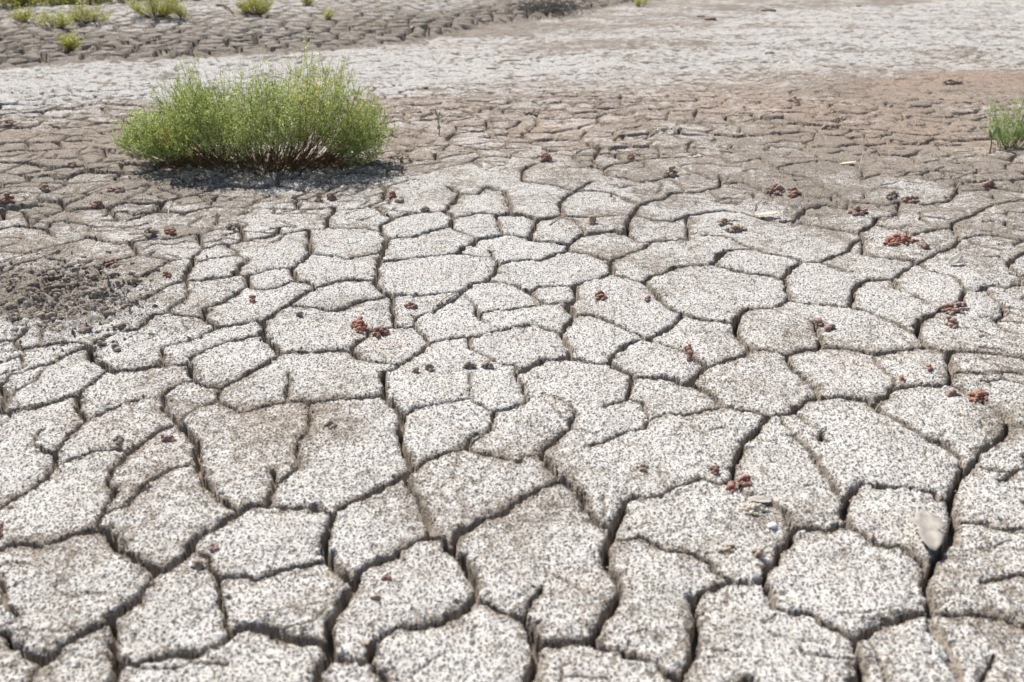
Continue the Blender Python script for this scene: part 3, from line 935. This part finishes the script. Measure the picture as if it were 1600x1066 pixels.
# ---------------------------------------------------------------- the big saltbush
bp_ = spot(405, 258); m1 = pxm(405, 258)
def bush_h(a):                                       # a = -1..1 across; heights of the crown outline in metres
    return float(np.interp(a, [-1.0, -.9, -.78, -.6, -.45, -.2, 0, .2, .42, .62, .75, .88, 1.0], [46, 74, 92, 138, 150, 152, 152, 158, 168, 170, 150, 108, 66])) * m1 * (.95 + .10 * math.sin(a * 13 + 1) + .07 * math.sin(a * 29))
shrub('saltbush', 'large bright green needle leaved bush on bare brown stems, behind the cracked plates', 'bush', bp_,
      213 * m1, .30, bush_h, 400, 3, LEAF, leaf_len=.0125, leaf_w=.0032, start=.50, twig=.085, n_twigs=11, per=22, per_t=17, root=(.44, .5), single_stems=70, stem_r=.0032)
print('bush', round(time.time() - T0, 1))

def dome(h): return lambda a: h * (1 - .55 * a * a)
b2 = spot(1585, 236); m2 = pxm(1585, 236)
shrub('saltbush', 'small pale green bush at the right edge, behind a broad leaved seedling', 'bush', spot(1580, 232), 50 * m2, .08, lambda a: m2 * float(np.interp(a, [-1, -.7, -.3, 0, .3, 1], [104, 74, 60, 86, 120, 90])),
      60, 8, LEAF_COOL, leaf_len=.013, leaf_w=.0024, start=.3, twig=.05, n_twigs=6, per=20, per_t=13, root=(.15, .3), single_stems=7, stem_r=.0022)

# ---- seedlings with a few broad leaves
def blade(name, L, Wd, mat, parent, base, d, up, curl=.15, thick=.0006, ragged=0, seed=0):
    rg = np.random.default_rng(seed)
    d = Vector(d).normalized(); up = Vector(up); s = d.cross(up).normalized(); up = s.cross(d).normalized()
    bm = bmesh.new(); rows = []
    n = 9
    for i in range(n):
        t = i / (n - 1); w = Wd * (math.sin(math.pi * (t * .93 + .03)) ** .75) * (1 + ragged * rg.normal())
        c = Vector(base) + d * L * t + up * (curl * L * (t * t - .15 * t))
        rows.append([bm.verts.new(c + s * w * q + up * (abs(q) ** 1.6) * w * .28 + up * (ragged * rg.normal() * .1 * w)) for q in (-1, -.5, 0, .5, 1)])
    for i in range(n - 1):
        for j in range(4): bm.faces.new((rows[i][j], rows[i][j + 1], rows[i + 1][j + 1], rows[i + 1][j]))
    geo = bmesh.ops.extrude_face_region(bm, geom=bm.faces[:])
    for v in geo['geom']:
        if isinstance(v, bmesh.types.BMVert): v.co += up * thick
    bmesh.ops.recalc_face_normals(bm, faces=bm.faces)
    me = bpy.data.meshes.new(name); bm.to_mesh(me); bm.free(); me.materials.append(mat)
    for p in me.polygons: p.use_smooth = True
    return link(name, me, parent)
BROAD = simple('broad_seedling_leaf', (.16, .22, .09), (.34, .42, .20), 40, rough=.5)
def seedling(label, px, py, h, leaves, seed, knot=False):
    p = spot(px, py); e = link('seedling', None, None, p); tag(e, label, 'seedling')
    pts = [(0, 0, -.01), (.004, 0, h * .3), (-.002, 0, h * .6), (0, 0, h * .72)]
    V, F = tube_np([(np.array(pts), [.0035, .003, .0025, .002])], 6); link('stem', mesh_np('stem', V, F, [WOOD]), e)
    for k, (dx, dz, L, w) in enumerate(leaves):
        blade('leaf', L, w, BROAD, e, (0, 0, h * .68), (dx, -.15, dz), (-dz, -.6, abs(dx) + .2), seed=seed + k)
    if knot: crumbs('dead_bud', [(0, 0, h * .36, .009), (.003, .002, h * .32, .008), (-.004, 0, h * .29, .007)], DARKC, e, seed)
    return e
def ico():
    bm = bmesh.new(); bmesh.ops.create_icosphere(bm, subdivisions=2, radius=1)
    V = np.array([v.co[:] for v in bm.verts]); F = np.array([[v.index for v in f.verts] for f in bm.faces]); bm.free(); return V, F
IV, IF = ico()
def crumbs(name, items, mat, parent=None, seed=0, loc=None, flat_first=False):
    rg = np.random.default_rng(seed); Vs, Fs = [], []; off = 0
    done = []
    for x, y, z, r in items:                          # every crumb touches one that lies there already
        if done:
            j = min(range(len(done)), key=lambda q: math.dist((x, y, z), done[q][:3]) - done[q][3] * (.3 if q == 0 and flat_first else .8)); o = done[j]
            dd = math.dist((x, y, z), o[:3]); mx = .62 * (r + (min(o[3], .004) if j == 0 and flat_first else o[3]))
            if dd > mx: f = mx / dd; x, y, z = o[0] + (x - o[0]) * f, o[1] + (y - o[1]) * f, o[2] + (z - o[2]) * f
        done.append((x, y, z, r))
    for x, y, z, r in done:
        ph = rg.uniform(0, 50)
        k = 1 + .24 * vnoise(IV[:, 0] * 1.7 + ph, IV[:, 1] * 1.7 + IV[:, 2] * 1.3 + ph, seed) + .16 * vnoise(IV[:, 0] * 4 + ph, IV[:, 1] * 4 + IV[:, 2] * 3.1, seed + 1)
        sc = rg.uniform(.75, 1.2, 3) * np.array([1, 1, .85])
        an = rg.uniform(0, 6.28); c, s = math.cos(an), math.sin(an)
        V = IV * k[:, None] * sc * r
        if flat_first and not Vs: V = V * np.array([1, max(.7, 1), min(1, .0035 / r)])
        V = V * 1.0; V = np.stack([V[:, 0] * c - V[:, 1] * s, V[:, 0] * s + V[:, 1] * c, V[:, 2]], 1)
        Vs.append(V + np.array([x, y, z])); Fs.append(IF + off); off += len(IV)
    return link(name, mesh_np(name, np.concatenate(Vs), np.concatenate(Fs), [mat], smooth=True), parent, loc)
seedling('broad leaved seedling with a pale upright leaf in front of the small right hand bush', 1546, 238, .105, [(.3, 1, .07, .012), (-.45, 1, .055, .008), (-.8, .5, .035, .006)], 5)
seedling('tiny lone seedling with a dark shrivelled bud on its stem, right of the large bush', 686, 214, .13, [(-.2, 1, .06, .012), (.35, .9, .045, .009)], 9, True)

# ---------------------------------------------------------------- crumb clusters (px, py, half width px, half height px, count, material, name, label, cat)
def cluster(px, py, rx, ry, n, mat, name, label, cat, seed, size=(2.2, 4.6), group=None, tall=1.0):
    rg = np.random.default_rng(seed); c = spot(px, py); m = pxm(px, py); it = []
    fy = (c.y * math.cos(TILT) + .4) / 1.0                    # stretch of depth against height at that distance
    rx *= .8; ry *= .85; n = int(n * 2.2) if n > 1 else 1
    if n > 1 and mat is not PALE: it.append((0, 0, .1 * m, max(rx * .45, 3) * m))
    for k in range(n):
        r = rg.random() ** .7; a = rg.uniform(0, 6.28)
        q = spot(px + rx * r * math.cos(a), py + ry * r * math.sin(a)) - c
        s = rg.uniform(*size) * m * (1.15 - .4 * r)
        z = q.z + s * .4 + s * .35 + (1 - r) * s * rg.uniform(0, 2.4) * tall
        it.append((q.x * (.9 if n < 30 else 1), q.y * (.9 if n < 30 else 1), z, s * (1.15 if n < 30 else 1)))
    o = crumbs(name, it, mat, None, seed, c, n > 1 and mat is not PALE)
    tag(o, label, cat, group); return o
CL = [
 (562, 512, 18, 15, 34, REDB, 'bright red cluster of mud crumbs, left one of the pair beside the vertical crack'),
 (592, 520, 26, 14, 34, RED, 'dull red brown cluster of mud crumbs, right one of the pair beside the vertical crack'),
 (643, 478, 14, 6, 12, RED, 'small flat rust brown crumbs at the lower end of the pale straw twig'),
 (938, 470, 12, 9, 16, RED, 'compact dark red crumb cluster casting a shadow on a pale plate in the middle'),
 (1011, 473, 6, 4, 5, PUR, 'tiny brown crumbs to the right of the compact dark red cluster'),
 (1163, 752, 16, 11, 22, REDB, 'orange red crumb cluster over the crack junction, nearest large red cluster on the right'),
 (1143, 762, 12, 11, 18, REDB, 'orange red crumbs just left of and below the nearest large red cluster'),
 (1117, 735, 12, 9, 16, RED, 'pinkish red crumbs leaning in the crack above the orange red clusters'),
 (1488, 485, 40, 12, 44, PUR, 'wide purple brown crumb cluster on the right, upper one of two'),
 (1487, 506, 18, 11, 24, PUR, 'purple brown crumb cluster on the right, lower one of two'),
 (1527, 622, 26, 12, 34, REDB, 'vivid red crumb cluster at the right with a dark shadowed side'),
 (1488, 617, 18, 6, 14, PUR, 'low trail of dusky pink crumbs left of the vivid red cluster'),
 (1405, 380, 40, 9, 44, REDB, 'bright brick red crumb heap on the right above the curled grey leaf'),
 (1442, 388, 10, 5, 9, PUR, 'brown crumbs trailing off the right end of the brick red heap'),
 (1277, 505, 14, 8, 14, PUR, 'brown crumbs filling a short crack in a plate on the right'),
 (1295, 515, 12, 5, 9, PUR, 'brown crumbs spilling right from the short filled crack'),
 (1076, 547, 7, 4, 6, RED, 'little red crumbs by the diagonal crack right of the centre'),
 (1078, 563, 10, 7, 8, RED, 'small red crumb knot with a shadow below the little red crumbs'),
 (1451, 581, 5, 4, 4, REDB, 'tiny red crumb alone in the middle of a right hand plate'),
 (1408, 594, 6, 3, 4, REDB, 'tiny red crumbs on the edge of the crack below the right hand plate'),
 (605, 908, 14, 10, 16, RED, 'flat rusty crumb patch on a plate near the bottom of the view'),
 (588, 935, 10, 4, 7, CLOD, 'grey crumb ridge just below the flat rusty crumb patch'),
 (395, 471, 4, 3, 4, REDB, 'tiny isolated red crumb on a pale plate left of the middle'),
 (268, 365, 15, 8, 20, RED, 'red brown crumb heap below the large bush on the left'),
 (235, 370, 22, 7, 20, DARKC, 'dark grey crumbs left of the red brown heap below the large bush'),
 (172, 413, 18, 6, 18, RED, 'rusty crumbs on the lip of a dark crack at the left'),
 (14, 320, 22, 4, 18, RED, 'low rusty crumb row at the left edge'),
 (183, 302, 20, 6, 20, PUR, 'brown crumb heap on the bare mud left of and below the large bush'),
 (155, 326, 22, 5, 16, PUR, 'brown crumb row just below the brown heap on the left'),
 (72, 297, 18, 5, 14, PUR, 'loose brown crumbs near the left edge, above the cracked plates'),
 (112, 257, 10, 6, 12, PUR, 'round dark brown crumb ball on bare mud at the left'),
 (1212, 300, 24, 10, 30, PUR, 'brown trodden crumb mound at a crack right of the centre'),
 (1240, 308, 14, 5, 12, RED, 'reddish crumbs at the right foot of the trodden mound'),
 (1340, 335, 24, 5, 20, PUR, 'dark reddish crumb row by the wide crack on the right'),
 (1392, 308, 16, 6, 14, DARKC, 'dark crumb knot in the shade of a crack at the right'),
 (1420, 313, 26, 4, 16, PUR, 'pinkish brown crumb trail right of the dark crumb knot'),
 (1545, 292, 14, 5, 12, PUR, 'small brown crumbs near the right edge below the seedling'),
 (518, 311, 10, 5, 12, RED, 'rust coloured crumbs on a plate just below the large bush shade'),
 (498, 313, 6, 5, 6, CLOD, 'grey crumbs left of the rust coloured crumbs below the bush'),
 (610, 306, 10, 3, 8, RED, 'rust brown crumbs beside a short crack right of the bush shade'),
 (625, 313, 9, 4, 8, DARKC, 'dark crumbs just right of the rust brown crumbs by the short crack'),
 (665, 330, 10, 5, 9, CLOD, 'grey brown clod at the head of a forked crack above the middle'),
 (585, 325, 14, 7, 14, CLOD, 'lumpy mud crumbs around a deep hole above the middle'),
 (362, 355, 12, 7, 14, DARKC, 'dark pitted crumbs beside a short vertical crack at the left'),
 (262, 432, 8, 4, 8, RED, 'small rusty nest of crumbs on a left hand plate'),
 (0, 835, 9, 17, 14, RED, 'dark red lump half out of view at the lower left edge'),
 (312, 888, 22, 12, 22, CLOD, 'pinkish grey crumbly lump on the tip of a plate at the lower left'),
 (335, 862, 14, 8, 12, PUR, 'pinkish brown crumbs right across the crack from the lower left lump'),
 (1180, 798, 30, 13, 90, PALE, 'pale sandy crumbs scattered on the trodden plate below the orange red cluster'),
 (1135, 860, 26, 7, 18, CLOD, 'grey brown crumbs along the lower lip of the trodden plate'),
 (1185, 868, 18, 9, 16, CLOD, 'grey brown crumbs at the right lower corner of the trodden plate'),
 (1005, 732, 16, 7, 14, CLOD, 'brown crumbly dent in the large plate right of the centre'),
 (733, 575, 13, 6, 12, DARKC, 'dark blue grey lump on a pale plate in the middle'),
 (762, 574, 14, 5, 12, DARKC, 'dark crumbs right of the blue grey lump in the middle'),
 (671, 579, 8, 4, 7, DARKC, 'small dark lump on the pale plate, right one of two'),
 (650, 582, 7, 4, 6, DARKC, 'small dark lump on the pale plate, left one of two'),
 (262, 690, 20, 9, 18, PUR, 'brown crumbs in a shallow dent at the left below the middle'),
 (187, 694, 12, 5, 10, DARKC, 'dark crumbs over the crack left of the shallow dent'),
 (517, 668, 12, 6, 12, CLOD, 'brownish crumbs on the widest plate left of the centre'),
 (470, 497, 9, 4, 7, DARKC, 'grey crumbs on a plate left of the bright red cluster'),
 (160, 537, 12, 6, 10, DARKC, 'dark clump on a plate below the trampled patch, left one of two'),
 (182, 545, 8, 5, 8, DARKC, 'dark clump on a plate below the trampled patch, right one of two'),
 (925, 350, 10, 4, 7, CLOD, 'grey crumbs on the rim of a small plate above the middle'),
 (1130, 352, 16, 5, 14, CLOD, 'grey brown crumbs along a broken plate rim above the straw yellow leaf'),
 (1150, 362, 26, 5, 18, CLOD, 'dark broken crumbs left of the brick red heap by the wide crack'),
 (1008, 322, 1, 1, 1, DARKC, 'single dark crumb beside the wide crack above the middle'),
 (852, 251, 14, 4, 12, RED, 'reddish crumbs on bare mud above the middle'),
 (985, 247, 10, 4, 10, RED, 'rust crumbs at the upper left of a long curved crack'),
 (1048, 273, 14, 4, 12, CLOD, 'brown crumbs between two flat plates above the middle'),
 (833, 178, 26, 3, 18, CLOD, 'low dark crumb ridge on the brown rise behind'),
 (1240, 160, 22, 6, 22, CLOD, 'small brown mud heap on the brown rise, left one of two'),
 (1312, 186, 24, 6, 22, CLOD, 'small brown mud heap on the brown rise, right one of two'),
 (1290, 203, 20, 4, 16, CLOD, 'flat brown crumb heap in front of the two mud heaps'),
 (1485, 130, 26, 3, 24, CLOD, 'row of dark brown crumbs on the tan streak at the far right'),
 (20, 195, 30, 8, 26, CLOD, 'dark brown disturbed mud at the far left edge'),
]
for k, (px, py, rx, ry, n, mat, lab_) in enumerate(CL):
    cluster(px, py, rx, ry, n, mat, 'pebble' if n == 1 else 'mud_crumb_cluster', lab_, 'mud crumbs', 100 + k, size=((1.5, 3.6) if py > 650 else (1.8, 4.0)) if py > 250 else (1.5, 2.9))

# ---- trampled patch at the left: clods of all sizes
rg = np.random.default_rng(77)
cl_protos = []
made = 0
while made < 130:
    px = rg.normal(108, 75); py = rg.normal(462, 34)
    if px < 2 or px > 245 or py < 398 or py > 540: continue
    r = rg.choice([2.8, 3.8, 5.2, 7.2, 9.5], p=[.28, .28, .24, .14, .06]); c = spot(px, py); m = pxm(px, py)
    it = [(0, 0, r * m * .35, r * m)] + [(rg.normal() * r * m * .9, rg.normal() * r * m * .9, r * m * rg.uniform(.2, .7), r * m * rg.uniform(.3, .6)) for _ in range(3 + int(r))]
    o = crumbs('mud_clod', it, CLODB if rg.random() < .75 else DARKC, None, 300 + made, c)
    tag(o, 'crumbly grey brown mud clod lying in the trampled patch at the left', 'mud clod', 'loose mud clods in the trampled patch'); made += 1
# fine crumbs dropped along rims and over the plates
def scatter(name, n, region, size, mat, seed):
    rg = np.random.default_rng(seed); Vs, Fs = [], []; off = 0
    t8 = np.array([[0, 0, 1], [1, 0, 0], [0, 1, 0], [-1, 0, 0], [0, -1, 0], [0, 0, -.6]], float); f8 = np.array([[0, 1, 2], [0, 2, 3], [0, 3, 4], [0, 4, 1], [5, 2, 1], [5, 3, 2], [5, 4, 3], [5, 1, 4]])
    k = 0
    while k < n:
        x, y = region(rg)
        if not (1.05 < y < 7.2): continue
        s = rg.uniform(*size) * (1 if rg.random() < .8 else 1.8)
        V = t8 * (1 + .35 * rg.normal(size=(6, 1))) * s * rg.uniform(.6, 1.2, 3); a = rg.uniform(0, 6.28)
        V = np.stack([V[:, 0] * math.cos(a) - V[:, 1] * math.sin(a), V[:, 0] * math.sin(a) + V[:, 1] * math.cos(a), V[:, 2]], 1) + np.array([x, y, ground_z(x, y) + s * .35])
        Vs.append(V); Fs.append(f8 + off); off += 6; k += 1
    o = link(name, mesh_np(name, np.concatenate(Vs), np.concatenate(Fs), [mat], smooth=False)); o['kind'] = 'stuff'
    return o
# rim crumbs: pick vertices near crack edges
rimv = np.argwhere((Sg > -.002) & (Sg < .014) & (Dp > .01) & (Y < 4.6))
def rim_region(rg):
    j, i = rimv[rg.integers(len(rimv))]; return X[j, i] + rg.normal() * .003, Y[j, i] + rg.normal() * .003
tag(scatter('loose_crumbs', 9000, rim_region, (.0012, .0032), CLOD, 501), 'fine grey brown crumbs lying along the rims of the cracks', 'crumbs')
def patch_region(rg):
    p = spot(rg.normal(105, 75), rg.normal(465, 30)); return p.x, p.y
tag(scatter('trampled_crumbs', 700, patch_region, (.002, .006), CLODB, 502), 'small crumbs of broken mud covering the trampled patch at the left', 'crumbs')
def litter_region(rg):
    if rg.random() < .7: q = (rg.uniform(290, 640), 0); p = spot(q[0], 258 + 10 * rg.normal() - .02 * (q[0] - 400))
    else: p = spot(rg.normal(305, 28), rg.normal(286, 5))
    return p.x, p.y
tag(scatter('leaf_litter', 1200, litter_region, (.002, .007), LITT, 503), 'dark shed leaves and bits lying under the large bush', 'leaf litter')

# ---------------------------------------------------------------- dry leaves, twigs, stones
def dry_leaf(px, py, ang, L, Wd, mat, label, curl=.15, lift=.006, seed=0, ragged=.05, tiltx=0):
    p = spot(px, py); p.z += lift; e = blade('dry_leaf', L, Wd, mat, None, (-L / 2 * math.cos(ang), -L / 2 * math.sin(ang), 0), (math.cos(ang), math.sin(ang), 0), (0, 0, 1), curl=curl, ragged=ragged, seed=seed)
    e.location = p; e.rotation_euler = (tiltx, 0, 0); tag(e, label, 'leaf'); return e
dry_leaf(1449, 840, math.radians(76), .12, .027, DRY, 'flat tan dry leaf hanging over a crack at the lower right', curl=.05, lift=.010, seed=1, ragged=.16)
dry_leaf(1187, 783, math.radians(-12), .046, .012, DRYG, 'small flat grey leaf beside the pale sandy crumbs', curl=.04, lift=.006, seed=2)
dry_leaf(1490, 414, math.radians(35), .060, .017, DRYG, 'curled grey leaf standing up on the mud at the right', curl=.35, lift=.012, seed=3, tiltx=.25)
dry_leaf(1199, 340, math.radians(-10), .085, .013, DRYY, 'straw yellow curled leaf at the tip of a crack right of the centre', curl=.22, lift=.008, seed=4)
dry_leaf(1144, 346, math.radians(20), .04, .012, DRYG, 'bluish grey flake lying left of the straw yellow leaf', curl=.08, seed=5)
dry_leaf(1325, 255, math.radians(15), .09, .012, DRYY, 'pale thin flake on the bare mud at the upper right', curl=.08, seed=6)
def twig(pts, r, mat, label, name='twig'):
    P = [spot(a, b) for a, b in pts]; c = P[0].copy(); n = len(P)
    V, F = tube_np([(np.array([(q - c + Vector((0, 0, r * 1.6 + .004 * math.sin(k)))).to_tuple() for k, q in enumerate(P)]), np.linspace(r, r * .5, n))], 6)
    o = link(name, mesh_np(name, V, F, [mat]), None, c); tag(o, label, 'twig'); return o
twig([(682, 477), (690, 471), (700, 465), (712, 459)], .0028, STRAW, 'pale straw twig lying across a thin crack near the middle')
twig([(859, 350), (866, 344), (876, 341), (888, 342), (898, 347), (903, 353)], .0028, STRAW, 'thin straw coloured twig arching over a small plate above the middle')
twig([(935, 270), (946, 264), (958, 262), (975, 261)], .0022, STRAW, 'fine grey twig at the corner of a flat plate above the middle')
twig([(1343, 262), (1345, 254), (1347, 246), (1349, 238)], .0022, STRAW, 'thin dry stalk on the bare mud at the upper right')
twig([(1180, 330), (1181, 322), (1190, 318)], .002, WOOD, 'short dark twig in the crack above the straw yellow leaf')
twig([(1496, 302), (1495, 294), (1497, 286)], .0025, WOOD, 'short upright brown stalk by a crack at the right')
twig([(262, 330), (266, 322), (269, 316)], .0022, STRAW, 'short dry stalk by a crack at the left')
twig([(1470, 243), (1490, 241), (1510, 240), (1535, 239)], .0022, STRAW, 'long straw coloured stalk lying left of the seedling')
def stone(px, py, r, mat, label, seed, sq=(1, 1, .7)):
    c = spot(px, py); m = pxm(px, py) * r; o = crumbs('stone', [(0, 0, m * .4, m)], mat, None, seed, c); o.scale = sq; tag(o, label, 'stone'); return o
stone(395, 263, 5, PINK, 'rounded pink pebble under the large bush', 601)
stone(386, 268, 4, STONE, 'grey pebble just left of the pink pebble', 602)
stone(296, 266, 5.5, STONE, 'upright grey clod at the left foot of the large bush', 603, (1, 1, 1.5))
stone(286, 264, 4, PALE, 'pale stone left of the upright grey clod by the bush', 604)
stone(464, 270, 4, PALE, 'small yellowish stone in the shade of the large bush', 605)
stone(1206, 826, 8, WHITE, 'white pebble embedded in the trodden plate at the lower right', 606, (1, 1, .6))
stone(1203, 85, 6, STONE, 'dark grey stone alone on the white salt pan', 607)
stone(1200, 18, 7, STONE, 'dark rock near the top of the view on pale ground', 608, (1.6, 1, .6))
stone(1110, 31, 6, CLOD, 'brown clod on the tan ground left of the dark rock', 609, (1.6, 1, .6))
stone(1095, 27, 5, CLOD, 'smaller brown clod on the tan ground at the top', 610, (1.6, 1, .6))
stone(1341, 11, 4, STONE, 'small dark stone far back at the upper right', 611)
stone(665, 137, 4, CLOD, 'brown clod on the edge of the salt pan behind the bush', 612)
stone(655, 177, 4, CLOD, 'dark clod on the brown mud right of the bush', 613)
stone(1500, 130, 4, CLOD, 'dark clod at the right end of the crumb row', 614)
stone(800, 96, 7, CLOD, 'long low clod in the salt pan beyond the middle', 615, (2.2, 1, .5))
stone(772, 108, 5, CLOD, 'low clod just below the long clod in the salt pan', 616, (2.2, 1, .5))
stone(676, 113, 4, CLOD, 'small brown clod at the left end of the salt pan clods', 617, (1.8, 1, .6))

# ---------------------------------------------------------------- plants on the far bank
FAR = [ # px, py base, half width px, height px, seed, shoots, label
 (243, 26, 38, 38, 21, 60, 'round yellow green shrub on the far bank, behind the large bush'),
 (402, 22, 30, 34, 22, 50, 'green shrub with a dark shadow on the far bank, right of the round yellow one'),
 (140, 34, 34, 24, 23, 34, 'thin straggly yellow shrub on the far bank near the left'),
 (85, 42, 26, 22, 24, 26, 'sparse twiggy yellow shrub on the far bank at the left'),
 (40, 34, 22, 16, 25, 20, 'low twiggy plant on the far bank near the left corner'),
 (112, 78, 12, 22, 26, 22, 'small bright green sprig at the foot of the far bank'),
 (480, 8, 10, 14, 27, 14, 'little green tuft on the far bank above the large bush'),
 (513, 30, 6, 9, 28, 8, 'tiny green sprout on the far bank above the bush right side'),
 (1003, 10, 12, 14, 29, 14, 'small yellow green tuft at the top of the view right of the middle'),
 (285, 30, 14, 26, 30, 14, 'bare stemmed plant right of the round yellow shrub'),
]
for px, py, hw, hh, seed, ns, lb in FAR:
    p = place(px, py); m = pxm(px, py)
    shrub('shrub', lb, 'shrub', p, hw * m, hw * m * .6, lambda a, q=hh * m, w=seed: q * (1 - .45 * a * a) * (.8 + .35 * math.sin(a * 7 + w)), ns, seed, LEAF_FAR, leaf_len=.024, leaf_w=.005, start=.35, twig=.13, n_twigs=6, per=9, per_t=7, root=(.25, .25), single_stems=5, stem_r=.006)
far_lb = ['leftmost', 'second', 'third', 'fourth', 'fifth', 'sixth', 'seventh', 'eighth']
for k, px in enumerate([12, 70, 130, 190, 265, 330, 400, 470]):
    p = place(px, [12, 10, 7, 4, 0, -2, -4, -6][k] - 2); m = pxm(px, 6)
    shrub('shrub', f'{far_lb[k]} from the left of the yellow green shrubs lining the top left edge', 'shrub', p, 58 * m, 34 * m, dome(40 * m), 60, 40 + k, LEAF_FAR, leaf_len=.036, leaf_w=.008, start=.15, twig=.18, n_twigs=7, per=14, per_t=9, root=(.7, .7), single_stems=4, stem_r=.007, group='shrubs lining the top left edge')
# dead brush heap on the bank
p = place(862, 16); m = pxm(862, 16); rg = np.random.default_rng(91); br = []
for k in range(260):
    a = np.array([rg.normal() * 26 * m, rg.normal() * .25, abs(rg.normal()) * 4 * m]); d = rg.normal(size=3) * np.array([1, 1, .5]); d /= np.linalg.norm(d)
    br.append((np.array([a, a + d * .09 + [0, 0, .02], a + d * .18]), [.006, .005, .003]))
V, F = tube_np(br, 3); o = link('dead_brush_heap', mesh_np('dead_brush_heap', V, F, [LITT]), None, p); tag(o, 'dark heap of dead brush at the top of the view left of the small tuft', 'brush heap')
twig([(338, 12), (350, 12), (360, 18), (365, 24)], .014, WOOD, 'bent dead branch on the far bank between two shrubs', 'dead_branch')
print('objects', len(bpy.data.objects), round(time.time() - T0, 1))
